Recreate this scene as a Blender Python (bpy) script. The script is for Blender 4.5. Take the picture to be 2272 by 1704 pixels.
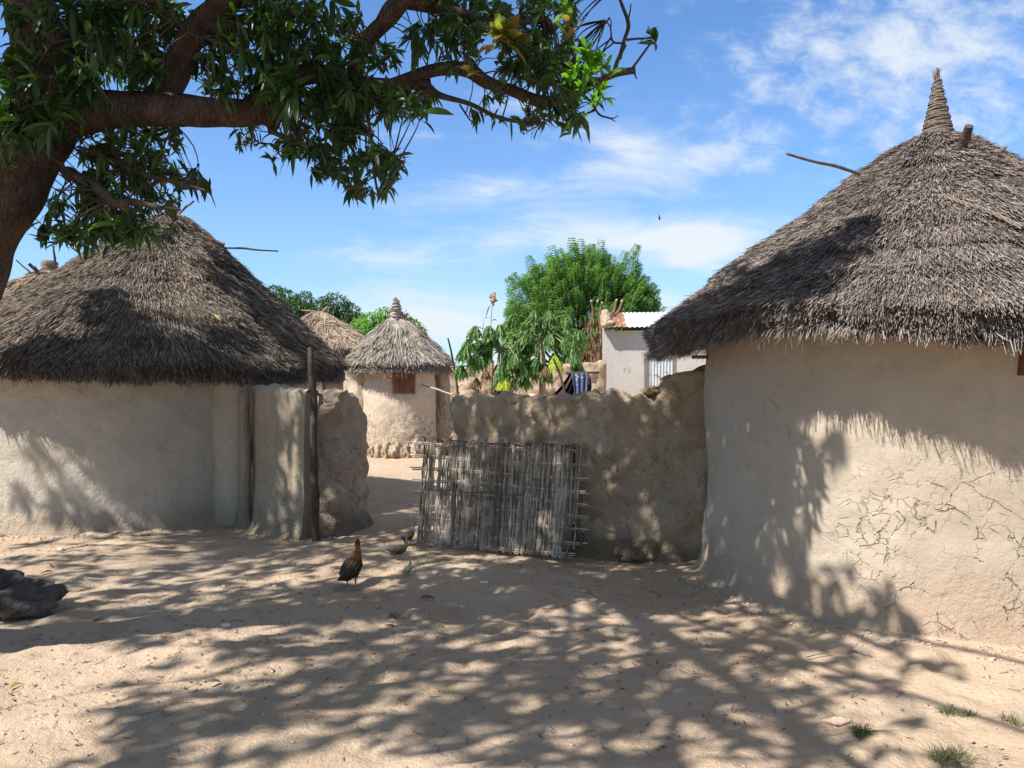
import bpy, math, random
import numpy as np
from mathutils import Vector, noise
R_ = math.radians
random.seed(7); rng = np.random.default_rng(7)
for o in list(bpy.data.objects): bpy.data.objects.remove(o)
SC = bpy.context.scene; COL = SC.collection

# ------------------------------------------------------------------ camera
CH = 1.55; FPX = 1767.0; CX = 1136.0; CY = 852.0
cam = bpy.data.cameras.new('camera'); camo = bpy.data.objects.new('camera', cam); COL.objects.link(camo)
camo.location = (0, 0, CH); camo.rotation_euler = (R_(90), 0, 0)
cam.sensor_width = 36; cam.lens = 28; cam.clip_start = 0.05; cam.clip_end = 3000
SC.camera = camo
SC.render.resolution_x = 1024; SC.render.resolution_y = 768
SC.view_settings.view_transform = 'Standard'; SC.view_settings.look = 'None'
SC.view_settings.exposure = 0.58; SC.view_settings.gamma = 1

# ------------------------------------------------------------------ sun and sky
SUN_EL = R_(50); SUN_AZ = R_(56)
SH = Vector((math.sin(SUN_AZ)*math.cos(SUN_EL), math.cos(SUN_AZ)*math.cos(SUN_EL), -math.sin(SUN_EL)))   # the way light travels
sl = bpy.data.lights.new('sun', 'SUN'); sl.energy = 5.0; sl.angle = R_(0.55); sl.color = (1.0, 0.965, 0.91)
so = bpy.data.objects.new('sun', sl); COL.objects.link(so); so.location = (-8, -8, 14)
so.rotation_euler = SH.to_track_quat('-Z', 'Y').to_euler()
W = bpy.data.worlds.new('World'); SC.world = W; W.use_nodes = True

class NT:
    def __init__(s, nt): s.nt = nt; nt.nodes.clear()
    def n(s, t, **k):
        nd = s.nt.nodes.new(t)
        ins = k.pop('ins', {})
        for a, v in k.items(): setattr(nd, a, v)
        for a, v in ins.items(): s.set(nd.inputs[a], v)
        return nd
    def set(s, sock, v):
        if isinstance(v, bpy.types.NodeSocket): s.nt.links.new(v, sock)
        elif isinstance(v, bpy.types.Node): s.nt.links.new(v.outputs[0], sock)
        else: sock.default_value = v
    def m(s, op, a, b=0.0, c=0.0, clamp=False):
        nd = s.nt.nodes.new('ShaderNodeMath'); nd.operation = op; nd.use_clamp = clamp
        for i, v in enumerate((a, b, c)): s.set(nd.inputs[i], v)
        return nd.outputs[0]
    def noise(s, vec, scale, detail=4, rough=.55, dist=0.0):
        nd = s.n('ShaderNodeTexNoise'); nd.inputs['Scale'].default_value = scale; nd.inputs['Detail'].default_value = detail
        nd.inputs['Roughness'].default_value = rough; nd.inputs['Distortion'].default_value = dist
        if vec is not None: s.set(nd.inputs['Vector'], vec)
        return nd.outputs['Fac']
    def ramp(s, fac, stops, interp='LINEAR'):
        nd = s.n('ShaderNodeValToRGB'); cr = nd.color_ramp; cr.interpolation = interp
        while len(cr.elements) < len(stops): cr.elements.new(.5)
        for e, (p, c) in zip(cr.elements, stops):
            e.position = p; e.color = c if len(c) == 4 else (*c, 1)
        s.set(nd.inputs[0], fac); return nd.outputs[0]
    def mr(s, v, a, b, c=0.0, d=1.0, smooth=True):
        nd = s.n('ShaderNodeMapRange'); nd.interpolation_type = 'SMOOTHSTEP' if smooth else 'LINEAR'
        for i, x in enumerate((v, a, b, c, d)): s.set(nd.inputs[i], x)
        return nd.outputs[0]
    def mix(s, f, a, b, blend='MIX'):
        nd = s.n('ShaderNodeMix'); nd.data_type = 'RGBA'; nd.blend_type = blend
        def c4(v): return (*v, 1) if isinstance(v, tuple) and len(v) == 3 else v
        s.set(nd.inputs[0], f); s.set(nd.inputs[6], c4(a)); s.set(nd.inputs[7], c4(b)); return nd.outputs[2]
    def mapping(s, vec, scale=(1, 1, 1), loc=(0, 0, 0), rot=(0, 0, 0)):
        nd = s.n('ShaderNodeMapping'); s.set(nd.inputs['Vector'], vec)
        nd.inputs['Scale'].default_value = scale; nd.inputs['Location'].default_value = loc; nd.inputs['Rotation'].default_value = rot
        return nd.outputs[0]

def build_world():
    t = NT(W.node_tree)
    sky = t.n('ShaderNodeTexSky', sky_type='NISHITA', sun_disc=False, sun_elevation=SUN_EL, sun_rotation=R_(180)+SUN_AZ,
              air_density=1.0, dust_density=0.6, ozone_density=2.2)
    g = t.n('ShaderNodeTexCoord').outputs['Generated']
    sp = t.n('ShaderNodeSeparateXYZ', ins={0: g})
    y = t.m('MAXIMUM', t.m('ABSOLUTE', sp.outputs[1]), 0.12)
    u = t.m('DIVIDE', sp.outputs[0], y); v = t.m('DIVIDE', sp.outputs[2], y)
    uv = t.n('ShaderNodeCombineXYZ', ins={0: u, 1: v, 2: 0.3}).outputs[0]
    def blob(px, py, a, b, amp, tilt=0.0):
        u0 = (px-CX)/FPX; v0 = (CY-py)/FPX; a /= FPX; b /= FPX
        du = t.m('SUBTRACT', u, u0); dv = t.m('SUBTRACT', v, v0)
        dv2 = t.m('SUBTRACT', dv, t.m('MULTIPLY', du, tilt))
        e = t.m('ADD', t.m('POWER', t.m('DIVIDE', t.m('ABSOLUTE', du), a), 2.0), t.m('POWER', t.m('DIVIDE', t.m('ABSOLUTE', dv2), b), 2.0))
        return t.m('MULTIPLY', t.m('EXPONENT', t.m('MULTIPLY', e, -1.0)), amp)
    B = [(1290, 400, 330, 75, .75, .10), (1250, 525, 300, 35, .75, .02), (1540, 545, 150, 62, 1.25, 0.03), (1960, 120, 380, 190, .72, .10),
         (2150, 60, 260, 160, .30, 0), (850, 580, 170, 28, .55, 0), (960, 700, 260, 110, .85, 0), (1330, 290, 220, 60, .5, -.35), (1000, 300, 160, 18, .45, 0),
         (1470, 672, 60, 36, .9, 0), (240, 350, 40, 22, .8, 0), (2150, 300, 200, 60, .5, 0), (1620, 330, 100, 40, .35, 0)]
    s = None
    for b in B:
        x = blob(*b); s = x if s is None else t.m('ADD', s, x)
    wisp = t.noise(t.mapping(uv, (2.2, 7.0, 1), rot=(0, 0, R_(-12))), 3.0, 8, .62, .5)
    mott = t.noise(t.mapping(uv, (1.0, 1.5, 1), rot=(0, 0, R_(25))), 21.0, 6, .6, .35)
    rightm = t.mr(u, .10, .30); upm = t.mr(v, .16, .30)
    nz = t.n('ShaderNodeMix'); nz.data_type = 'FLOAT'
    t.set(nz.inputs[0], t.m('MULTIPLY', t.m('MULTIPLY', rightm, upm), .88)); t.set(nz.inputs[2], wisp); t.set(nz.inputs[3], mott)
    d = t.m('ADD', t.m('MULTIPLY', nz.outputs[0], 1.5), t.m('MULTIPLY', s, .62))
    cl = t.mr(d, .84, 1.62)
    hz = t.m('MULTIPLY', t.m('EXPONENT', t.m('MULTIPLY', t.m('MAXIMUM', v, 0.0), -7.0)), .46)
    cf = t.m('ADD', t.m('MULTIPLY', cl, .9), hz, clamp=True)
    skyc = t.n('ShaderNodeMix'); skyc.data_type = 'RGBA'; skyc.blend_type = 'MULTIPLY'; skyc.inputs[0].default_value = 1
    t.set(skyc.inputs[6], sky.outputs[0]); skyc.inputs[7].default_value = (.88, 1.26, 1.66, 1)
    col = t.mix(cf, skyc.outputs[2], (6.5, 7.1, 7.7))
    zenith_tint = t.mr(sp.outputs[2], .46, .72)                                    # added unseen whitening overhead, takes the blue out of the skylight in shade
    col = t.mix(t.m('MULTIPLY', zenith_tint, .8), col, (3.1, 3.1, 3.15))
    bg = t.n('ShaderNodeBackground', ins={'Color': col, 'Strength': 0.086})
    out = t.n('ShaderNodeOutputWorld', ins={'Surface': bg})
build_world()

# ------------------------------------------------------------------ helpers
def P(px, py, Y):                                        # pixel of the photograph at depth Y -> world point
    return Vector(((px-CX)/FPX*Y, Y, CH+(CY-py)/FPX*Y))
LOC = {}
class MB:
    def __init__(s): s.V = []; s.F = []; s.M = []; s.S = []; s.n = 0
    def add(s, V, F, m=0, smooth=False):
        V = np.asarray(V, dtype=np.float64).reshape(-1, 3)
        s.V.append(V)
        F = np.asarray(F, dtype=np.int64)
        if F.ndim == 1: F = F.reshape(1, -1)
        s.F.append(F+s.n); s.M.append(np.full(len(F), m)); s.S.append(np.full(len(F), smooth)); s.n += len(V)
    def build(s, name, mats, parent=None, loc=None):
        V = np.concatenate(s.V)
        if parent is not None: base = LOC[parent.name]
        else: base = Vector(loc) if loc is not None else Vector((0, 0, 0))
        V = V-np.array(base)
        me = bpy.data.meshes.new(name)
        me.vertices.add(len(V)); me.vertices.foreach_set('co', V.ravel().astype(np.float32))
        li = np.concatenate([f.ravel() for f in s.F]); tot = np.concatenate([np.full(len(f), f.shape[1]) for f in s.F])
        st = np.concatenate([[0], np.cumsum(tot)[:-1]])
        me.loops.add(len(li)); me.loops.foreach_set('vertex_index', li.astype(np.int32))
        me.polygons.add(len(tot)); me.polygons.foreach_set('loop_start', st.astype(np.int32))
        me.polygons.foreach_set('loop_total', tot.astype(np.int32))
        me.polygons.foreach_set('material_index', np.concatenate(s.M).astype(np.int32))
        me.polygons.foreach_set('use_smooth', np.concatenate(s.S))
        me.update(calc_edges=True); me.validate()
        if not isinstance(mats, (list, tuple)): mats = [mats]
        for m in mats: me.materials.append(m)
        o = bpy.data.objects.new(name, me); COL.objects.link(o)
        if parent is not None: o.parent = parent
        else: o.location = base
        LOC[o.name] = base
        return o
def tag(o, label=None, cat=None, group=None, kind=None):
    if label: o['label'] = label
    if cat: o['category'] = cat
    if group: o['group'] = group
    if kind: o['kind'] = kind
    return o
def thing(name, label, cat, loc, group=None):
    o = bpy.data.objects.new(name, None); COL.objects.link(o); o.location = loc; o.empty_display_size = .1
    LOC[o.name] = Vector(loc); return tag(o, label, cat, group)

def catmull(pts, k=6):
    pts = [np.array(p, float) for p in pts]
    if len(pts) < 3: return [pts[0]+(pts[-1]-pts[0])*i/k for i in range(k+1)]
    q = [2*pts[0]-pts[1]]+pts+[2*pts[-1]-pts[-2]]; out = []
    for i in range(1, len(q)-2):
        for j in range(k):
            t = j/k
            out.append(.5*((2*q[i])+(-q[i-1]+q[i+1])*t+(2*q[i-1]-5*q[i]+4*q[i+1]-q[i+2])*t*t+(-q[i-1]+3*q[i]-3*q[i+1]+q[i+2])*t**3))
    out.append(q[-2]); return out
def tube(mb, pts, rad, n=8, m=0, smooth=True, k=0, rough=0.0, caps=True):
    if k:
        L = len(pts); pp = catmull(pts, k)
        if not np.isscalar(rad): rad = np.interp(np.linspace(0, 1, len(pp)), np.linspace(0, 1, len(rad)), rad)
        pts = pp
    P_ = np.array([np.array(p, float) for p in pts]); N = len(P_)
    rad = np.full(N, rad) if np.isscalar(rad) else np.interp(np.linspace(0, 1, N), np.linspace(0, 1, len(rad)), rad)
    T = np.gradient(P_, axis=0); T /= np.linalg.norm(T, axis=1)[:, None]+1e-9
    a = np.cross(T[0], [0, 0, 1]);
    if np.linalg.norm(a) < .1: a = np.cross(T[0], [1, 0, 0])
    a /= np.linalg.norm(a); V = []
    for i in range(N):
        a = a-T[i]*a.dot(T[i]); a /= np.linalg.norm(a)+1e-9; b = np.cross(T[i], a)
        for j in range(n):
            th = 2*math.pi*j/n; r = rad[i]
            if rough: r *= 1+rough*noise.noise(Vector((math.cos(th)*1.5+P_[i][0]*4, math.sin(th)*1.5+P_[i][1]*4, P_[i][2]*4)))*1.6
            V.append(P_[i]+(a*math.cos(th)+b*math.sin(th))*r)
    F = [[i*n+j, i*n+(j+1) % n, (i+1)*n+(j+1) % n, (i+1)*n+j] for i in range(N-1) for j in range(n)]
    mb.add(V, F, m, smooth)
    if caps:
        mb.add(V[:n][::-1], [list(range(n))], m); mb.add(V[-n:], [list(range(n))], m)
def box(mb, lo, hi, m=0, rot=None, org=None):
    V = np.array([[x, y, z] for x in (lo[0], hi[0]) for y in (lo[1], hi[1]) for z in (lo[2], hi[2])], float)
    if rot is not None:
        c, s_ = math.cos(rot), math.sin(rot); o = np.array(org); d = V-o
        V = np.stack([d[:, 0]*c-d[:, 1]*s_, d[:, 0]*s_+d[:, 1]*c, d[:, 2]], 1)+o
    mb.add(V, [[0, 1, 3, 2], [4, 6, 7, 5], [0, 4, 5, 1], [2, 3, 7, 6], [0, 2, 6, 4], [1, 5, 7, 3]], m)
def nz(x, y, z, s=1.0, o=0.0): return noise.noise(Vector((x*s+o, y*s+o*.7, z*s-o)))
def fbm(x, y, z, s, oc=4): return noise.fractal(Vector((x*s, y*s, z*s)), .9, 2.0, oc)
def blobmesh(mb, c, r, seed=0, amp=.2, n=16, m=0, freq=2.0):
    V = []; F = []
    for i in range(n+1):
        ph = math.pi*i/n
        for j in range(2*n):
            th = math.pi*j/n; d = Vector((math.sin(ph)*math.cos(th), math.sin(ph)*math.sin(th), math.cos(ph)))
            k = 1+amp*fbm(d.x+seed*3.1, d.y-seed, d.z, freq)
            V.append((c[0]+d.x*r[0]*k, c[1]+d.y*r[1]*k, c[2]+d.z*r[2]*k))
    for i in range(n):
        for j in range(2*n): F.append([i*2*n+j, (i+1)*2*n+j, (i+1)*2*n+(j+1) % (2*n), i*2*n+(j+1) % (2*n)])
    mb.add(V, F, m, True)
def unit(A): return A/(np.linalg.norm(A, axis=-1, keepdims=True)+1e-9)
def leaves(mb, base, d, L, Wd, droop, m=0, seg=4, fold=.25, roll=.6, prof=(.12, .8, 1, .72, .04), smooth=False):
    n = len(base); base = np.asarray(base); d = unit(np.asarray(d)); L = np.broadcast_to(L, (n,)); Wd = np.broadcast_to(Wd, (n,)); droop = np.broadcast_to(droop, (n,))
    side = unit(np.cross(d, np.array([0, 0, 1.0]))+rng.normal(0, .05, (n, 3))); up = unit(np.cross(side, d))
    ro = rng.uniform(-roll, roll, n)[:, None]; side = side*np.cos(ro)+up*np.sin(ro); up = unit(np.cross(side, d))
    rows = []
    for i in range(seg+1):
        t = i/seg; w = np.interp(t, np.linspace(0, 1, len(prof)), prof)
        c = base+d*(L*t*(1-.35*droop*t))[:, None]+np.array([0, 0, -1.0])*(L*droop*t*t)[:, None]
        e = side*(Wd*.5*w)[:, None]; f = up*(Wd*.5*w*fold)[:, None]
        rows += [c-e+f, c, c+e+f]
    V = np.stack(rows, 1); q = []
    for i in range(seg):
        for j in range(2): a = i*3+j; q.append([a, a+1, a+4, a+3])
    q = np.array(q); F = (q[None]+(np.arange(n)*V.shape[1])[:, None, None]).reshape(-1, 4)
    mb.add(V.reshape(-1, 3), F, m, smooth)
def ribbons(mb, base, d, nrm, L, w, lift=0.0, bend=None, m=0):
    n = len(base); d = unit(d); s = unit(np.cross(d, nrm)); ro = rng.uniform(-.9, .9, n)[:, None]; s = unit(s*np.cos(ro)+nrm*np.sin(ro))
    L = np.broadcast_to(L, (n,))[:, None]; w = np.broadcast_to(w, (n,))[:, None]
    b = rng.normal(0, .04, (n, 3)) if bend is None else bend
    r0 = base; r1 = base+d*L*.5+b*L*.5+nrm*lift*.5; r2 = base+d*L+b*L*1.6+nrm*lift
    V = np.stack([r0-s*w*.5, r0+s*w*.5, r1-s*w*.5, r1+s*w*.5, r2-s*w*.35, r2+s*w*.35], 1)
    q = np.array([[0, 1, 3, 2], [2, 3, 5, 4]]); F = (q[None]+(np.arange(n)*6)[:, None, None]).reshape(-1, 4)
    mb.add(V.reshape(-1, 3), F, m, False)

# ------------------------------------------------------------------ materials
def mat(name):
    m = bpy.data.materials.new(name); m.use_nodes = True; return m, NT(m.node_tree)
def fin(t, col, rough=.9, bump=None, bstr=.3, bdist=.02, spec=.2, extra=None):
    b = t.n('ShaderNodeBsdfPrincipled'); t.set(b.inputs['Base Color'], (*col, 1) if isinstance(col, tuple) and len(col) == 3 else col)
    t.set(b.inputs['Roughness'], rough); b.inputs['Specular IOR Level'].default_value = spec
    if bump is not None:
        bn = t.n('ShaderNodeBump'); bn.inputs['Strength'].default_value = bstr; bn.inputs['Distance'].default_value = bdist
        t.set(bn.inputs['Height'], bump); t.set(b.inputs['Normal'], bn.outputs[0])
    sh = b.outputs[0]
    if extra: sh = extra(t, b, col)
    t.n('ShaderNodeOutputMaterial', ins={'Surface': sh}); return b
def mud(name, c1, c2, low, lowh=.5, cracks=0.0, cs=5.0, crackz=(.1, 1.0), rough_amt=1.0, bd=.02, streak=0.0, crackx=None):
    m, t = mat(name); oc = t.n('ShaderNodeTexCoord').outputs['Object']; sp = t.n('ShaderNodeSeparateXYZ', ins={0: oc})
    n1 = t.noise(oc, 1.3, 5, .6); n2 = t.noise(oc, 9, 6, .65); n3 = t.noise(oc, 60, 4, .7)
    col = t.mix(t.mr(n1, .35, .65), c1, c2)
    col = t.mix(t.m('MULTIPLY', t.mr(n2, .45, .75), .35), col, tuple(x*.72 for x in c1))
    zz = t.m('ADD', sp.outputs[2], t.m('MULTIPLY', t.m('SUBTRACT', n1, .5), .5))
    col = t.mix(t.mr(zz, lowh, 0.05, 0, .85), col, low)
    lowm = t.mr(zz, lowh*1.1, 0.1, .6, 1.8); h = t.m('MULTIPLY', t.m('ADD', t.m('MULTIPLY', n2, .5*rough_amt), t.m('ADD', t.m('MULTIPLY', t.noise(oc, 24, 5, .6), .35*rough_amt), t.m('MULTIPLY', n3, .18*rough_amt))), lowm)
    # speckles of straw and grit in the plaster
    vo = t.n('ShaderNodeTexVoronoi', ins={'Vector': oc, 'Scale': 28.0}); spk = t.mr(vo.outputs['Distance'], .10, .03)
    spk = t.m('MULTIPLY', spk, t.mr(t.noise(oc, 5, 2), .5, .62)); col = t.mix(t.m('MULTIPLY', spk, .55), col, tuple(x*.35 for x in c1))
    h = t.m('SUBTRACT', h, t.m('MULTIPLY', spk, .3))
    if streak:
        sn = t.noise(t.mapping(oc, (9, 9, .8)), 1.6, 5, .6); col = t.mix(t.m('MULTIPLY', t.mr(sn, .52, .7), streak), col, tuple(x*.62 for x in c2))
    if cracks:
        wob = t.n('ShaderNodeTexNoise', ins={'Vector': oc, 'Scale': 3.5, 'Detail': 6.0, 'Roughness': .6})
        vv = t.n('ShaderNodeVectorMath', operation='MULTIPLY_ADD', ins={0: wob.outputs['Color'], 1: (.13, .13, .13), 2: oc}).outputs[0]
        wv = t.mr(t.noise(oc, 2.6, 4, .7), .38, .66, .25, 1.9)
        def vor(s, w):
            v = t.n('ShaderNodeTexVoronoi', feature='DISTANCE_TO_EDGE', ins={'Vector': vv, 'Scale': s}); return t.mr(v.outputs['Distance'], t.m('MULTIPLY', wv, w), t.m('MULTIPLY', wv, w*.3))
        msk = t.mr(t.noise(oc, 1.3, 4, .65), .34, .50)
        msk = t.m('MULTIPLY', msk, t.mr(zz, crackz[1]+.35, crackz[0]+.55))
        if crackx: msk = t.m('MULTIPLY', msk, t.mr(t.m('ADD', sp.outputs[0], t.m('MULTIPLY', t.m('SUBTRACT', n1, .5), 1.2)), *crackx))
        brk = t.mr(t.noise(oc, 11, 3), .42, .60)
        cr = t.m('MAXIMUM', vor(cs, .020), t.m('MULTIPLY', vor(cs*2.6, .030), t.mr(n1, .4, .6)))
        cr = t.m('MULTIPLY', t.m('MULTIPLY', cr, msk), brk)
        h = t.m('SUBTRACT', h, t.m('MULTIPLY', cr, 1.3*cracks))
        col = t.mix(t.m('MULTIPLY', cr, .40*cracks), col, (low[0]*.55, low[1]*.42, low[2]*.40))
    fin(t, col, .95, h, 1.0, bd, .08); return m
def thatch(name, cols, bump=True):
    m, t = mat(name); oc = t.n('ShaderNodeTexCoord').outputs['Object']; g = t.n('ShaderNodeNewGeometry')
    r = g.outputs['Random Per Island']
    c = t.ramp(r, [(i/(len(cols)-1), x) for i, x in enumerate(cols)])
    n = t.noise(oc, 2.2, 4, .6); c = t.mix(t.mr(n, .4, .7, 0, .35), c, cols[0])
    n2 = t.noise(oc, 22, 4, .6); c = t.mix(t.m('MULTIPLY', t.mr(n2, .48, .66), .62), c, tuple(x*.45 for x in cols[1]))
    n3 = t.noise(oc, 5.5, 4, .7); c = t.mix(t.m('MULTIPLY', t.mr(n3, .5, .72), .45), c, tuple(min(1, x*1.25) for x in cols[-1]))
    fin(t, c, .85, None, spec=.15); return m
def bark(name, c1, c2, sc=12.0, bd=.02):
    m, t = mat(name); oc = t.n('ShaderNodeTexCoord').outputs['Object']
    n = t.noise(t.mapping(oc, (1, 1, .5)), sc, 8, .7, .4); n2 = t.noise(oc, 3, 3)
    v = t.n('ShaderNodeTexVoronoi', feature='DISTANCE_TO_EDGE', ins={'Vector': t.mapping(oc, (1, 1, .4)), 'Scale': sc*3.5, 'Randomness': 1.0})
    cr = t.mr(v.outputs['Distance'], .0, .18)
    c = t.mix(t.mr(n, .35, .65), c1, c2); c = t.mix(t.m('MULTIPLY', t.m('SUBTRACT', 1.0, cr), .22), c, tuple(x*.5 for x in c1))
    c = t.mix(t.mr(n2, .55, .75, 0, .3), c, (c2[0]*1.3, c2[1]*1.35, c2[2]*1.3))
    fin(t, c, .9, t.m('ADD', n, t.m('MULTIPLY', cr, .22)), 1, bd, .1); return m
def leafmat(name, cols, rough=.42, trans=.35, tcol=None, spec=.5):
    m, t = mat(name); g = t.n('ShaderNodeNewGeometry'); r = g.outputs['Random Per Island']
    c = t.ramp(r, [(i/(len(cols)-1), x) for i, x in enumerate(cols)])
    def ex(t, b, col):
        tr = t.n('ShaderNodeBsdfTranslucent'); t.set(tr.inputs[0], t.mix(1.0, c, (1.9, 2.3, .7), 'MULTIPLY') if tcol is None else (*tcol, 1))
        mx = t.n('ShaderNodeMixShader'); mx.inputs[0].default_value = trans; t.set(mx.inputs[1], b.outputs[0]); t.set(mx.inputs[2], tr.outputs[0]); return mx.outputs[0]
    fin(t, c, rough, None, spec=spec, extra=ex); return m
def plain(name, c, rough=.8, nscale=20, var=.3, bd=.005, spec=.2, metal=0.0):
    m, t = mat(name); oc = t.n('ShaderNodeTexCoord').outputs['Object']; n = t.noise(oc, nscale, 5, .6)
    col = t.mix(t.mr(n, .3, .7), tuple(x*(1-var) for x in c), tuple(min(1, x*(1+var)) for x in c))
    b = fin(t, col, rough, n, .6, bd, spec); b.inputs['Metallic'].default_value = metal; return m

M = {}
M['mud_right'] = mud('mud_right', (.46, .38, .29), (.51, .425, .33), (.41, .295, .205), .55, 1.0, 5.0, (.0, .95), 1.0, .022, .15, (-1.25, -.55))
M['mud_left'] = mud('mud_left', (.45, .395, .32), (.51, .455, .38), (.46, .36, .26), .35, 0.0, 5, (.2, 1), 1.6, .035)
M['plaster'] = mud('plaster', (.33, .275, .20), (.40, .33, .245), (.32, .25, .175), .45, .25, 6, (.2, 1), 1.5, .025, .45)
M['rubble'] = mud('rubble', (.36, .28, .20), (.42, .33, .25), (.28, .21, .15), .3, .5, 3.0, (.2, 2.0), 2.4, .04)
M['mud_wall'] = mud('mud_wall', (.40, .30, .20), (.47, .37, .265), (.33, .245, .16), .3, .22, 3.4, (.2, 3.0), 2.4, .04)
M['far_wall'] = mud('far_wall', (.44, .32, .22), (.50, .38, .27), (.40, .29, .20), .3, .9, 2.6, (.2, 4.0), 2.0, .05)
M['granary'] = mud('granary', (.52, .42, .31), (.58, .48, .37), (.48, .37, .26), .9, .7, 7.0, (.2, .7), 1.6, .03)
M['redmud'] = mud('redmud', (.40, .26, .18), (.44, .30, .22), (.38, .25, .17), .3, .3, 4.0, (.2, 2), 1.4, .02)
M['white'] = mud('white_plaster', (.43, .39, .345), (.48, .44, .39), (.42, .35, .28), .3, 0, 4, (.2, 2), 1.0, .02)
M['thatch_r'] = thatch('thatch_grey_brown', [(.096, .072, .060), (.192, .152, .128), (.272, .224, .192), (.352, .300, .260), (.440, .392, .352)])
M['thatch_l'] = thatch('thatch_brown', [(.080, .062, .048), (.152, .120, .092), (.224, .180, .140), (.296, .244, .192), (.400, .344, .288)])
M['thatch_g'] = thatch('thatch_straw', [(.198, .162, .126), (.306, .252, .203), (.396, .333, .270), (.486, .419, .347), (.558, .495, .423)])
M['thatch_b'] = thatch('thatch_ochre', [(.28, .20, .14), (.38, .285, .20), (.46, .36, .26), (.55, .44, .33)])
M['under'] = plain('thatch_underlayer', (.09, .07, .055), .95, 30, .5, .01, .05)
M['wood'] = bark('weathered_wood', (.17, .13, .10), (.28, .23, .19), 18, .008)
M['darkwood'] = bark('dark_wood', (.06, .045, .035), (.13, .10, .08), 18, .008)
M['bark'] = bark('mango_bark', (.085, .058, .045), (.17, .12, .09), 11, .03)
M['twig'] = bark('twig_bark', (.07, .05, .038), (.14, .11, .08), 20, .005)
M['leaf'] = leafmat('mango_leaf', [(.022, .044, .014), (.034, .072, .02), (.055, .11, .03), (.04, .088, .024), (.08, .14, .04)], .36, .24)
M['leafb'] = leafmat('young_mango_leaf', [(.10, .22, .03), (.14, .28, .04), (.09, .19, .03)], .4, .45)
M['leafr'] = leafmat('reddish_mango_leaf', [(.22, .20, .05), (.30, .14, .06), (.16, .20, .04), (.26, .24, .06)], .45, .4)
M['neem'] = leafmat('feathery_leaf', [(.06, .12, .035), (.10, .18, .05), (.14, .24, .075), (.18, .29, .10)], .5, .45)
M['far_leaf'] = leafmat('far_leaf', [(.03, .07, .02), (.045, .10, .028), (.06, .13, .035)], .5, .25)
M['lime_leaf'] = leafmat('lime_leaf', [(.11, .22, .03), (.15, .30, .05), (.10, .19, .03)], .5, .4)
M['papaya'] = leafmat('papaya_leaf', [(.055, .13, .035), (.09, .18, .045), (.14, .25, .06), (.065, .14, .035)], .5, .35)
M['yellow'] = leafmat('yellow_leaf', [(.42, .48, .06), (.50, .46, .08), (.32, .44, .06)], .5, .45)
M['deadleaf'] = leafmat('dead_leaf', [(.20, .12, .06), (.28, .18, .10), (.14, .09, .05)], .8, .2, tcol=(.2, .1, .04))
M['petiole'] = plain('petiole', (.24, .32, .12), .6, 15, .2)
M['pstem'] = plain('papaya_stem', (.38, .31, .23), .9, 25, .3)
M['cane'] = thatch('split_cane', [(.12, .09, .065), (.22, .175, .13), (.32, .265, .205), (.41, .35, .28), (.54, .48, .40)])
M['rope'] = plain('rope', (.17, .13, .10), .95, 60, .5, .01)
M['coil'] = plain('straw_coil', (.23, .185, .145), .9, 70, .45, .01)

def ground_mat():
    m, t = mat('bare_earth'); oc = t.n('ShaderNodeTexCoord').outputs['Object']
    n1 = t.noise(oc, .55, 5, .6); n2 = t.noise(oc, 3.5, 6, .65); n3 = t.noise(oc, 28, 5, .7); n4 = t.noise(oc, 140, 3, .7)
    c = t.mix(t.mr(n1, .35, .65), (.47, .35, .24), (.545, .415, .297))
    c = t.mix(t.mr(n2, .45, .75, 0, .5), c, (.45, .32, .225))
    pale = t.noise(t.mapping(oc, (.5, 2.2, 1), rot=(0, 0, R_(-28))), 1.1, 4, .6)
    c = t.mix(t.mr(pale, .56, .72, 0, .5), c, (.60, .49, .385))
    c = t.mix(t.mr(t.noise(oc, 1.7, 5, .7), .54, .70, 0, .38), c, (.30, .215, .15))
    vo = t.n('ShaderNodeTexVoronoi', ins={'Vector': oc, 'Scale': 22.0}); sp = t.mr(vo.outputs['Distance'], .16, .05)
    sp = t.m('MULTIPLY', sp, t.mr(t.noise(oc, 2.0, 3), .42, .62))
    c = t.mix(t.m('MULTIPLY', sp, .5), c, (.22, .15, .10))
    c = t.mix(t.m('MULTIPLY', t.mr(n3, .5, .75), .25), c, (.34, .24, .17))
    h = t.m('ADD', t.m('ADD', t.m('MULTIPLY', n2, .9), t.m('MULTIPLY', n3, .38)), t.m('ADD', t.m('MULTIPLY', n4, .10), t.m('MULTIPLY', sp, .12)))
    fin(t, c, .95, h, 1.0, .034, .08); return m
M['ground'] = ground_mat()

# ------------------------------------------------------------------ huts: numbers shared by walls, roofs and ground
RH = dict(c=(3.28, 6.30), R=1.69, Rr=2.17, ze=1.985, za=3.57, ac=(3.36, 6.30), r0=.05, q=.98, sag=[(-1.82, .30, .085), (-2.35, .25, -.02), (-3.0, .3, .03), (2.9, .4, .06)])
LH = dict(c=(-4.72, 10.27), R=2.10, Rr=2.50, ze=1.74, za=3.80, ac=(-4.40, 10.3), r0=.07, q=1.0, sag=[(-1.2, .25, .03), (-.6, .3, .05), (-1.9, .3, -.02), (-2.85, .62, .30)])
GR = dict(c=(-2.45, 17.35), R=.80, Rr=1.10, ze=1.93, za=2.97, ac=(-2.52, 17.35), r0=.17, q=1.10)
BH = dict(c=(-4.55, 19.6), R=1.02, Rr=1.42, ze=2.30, za=3.36, ac=(-4.78, 19.6), r0=.06, q=1.05)
FH = dict(c=(-8.3, 14.2), R=2.1, Rr=2.6, ze=1.80, za=3.62, ac=(-8.25, 14.2), r0=.12, q=.95)
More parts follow.
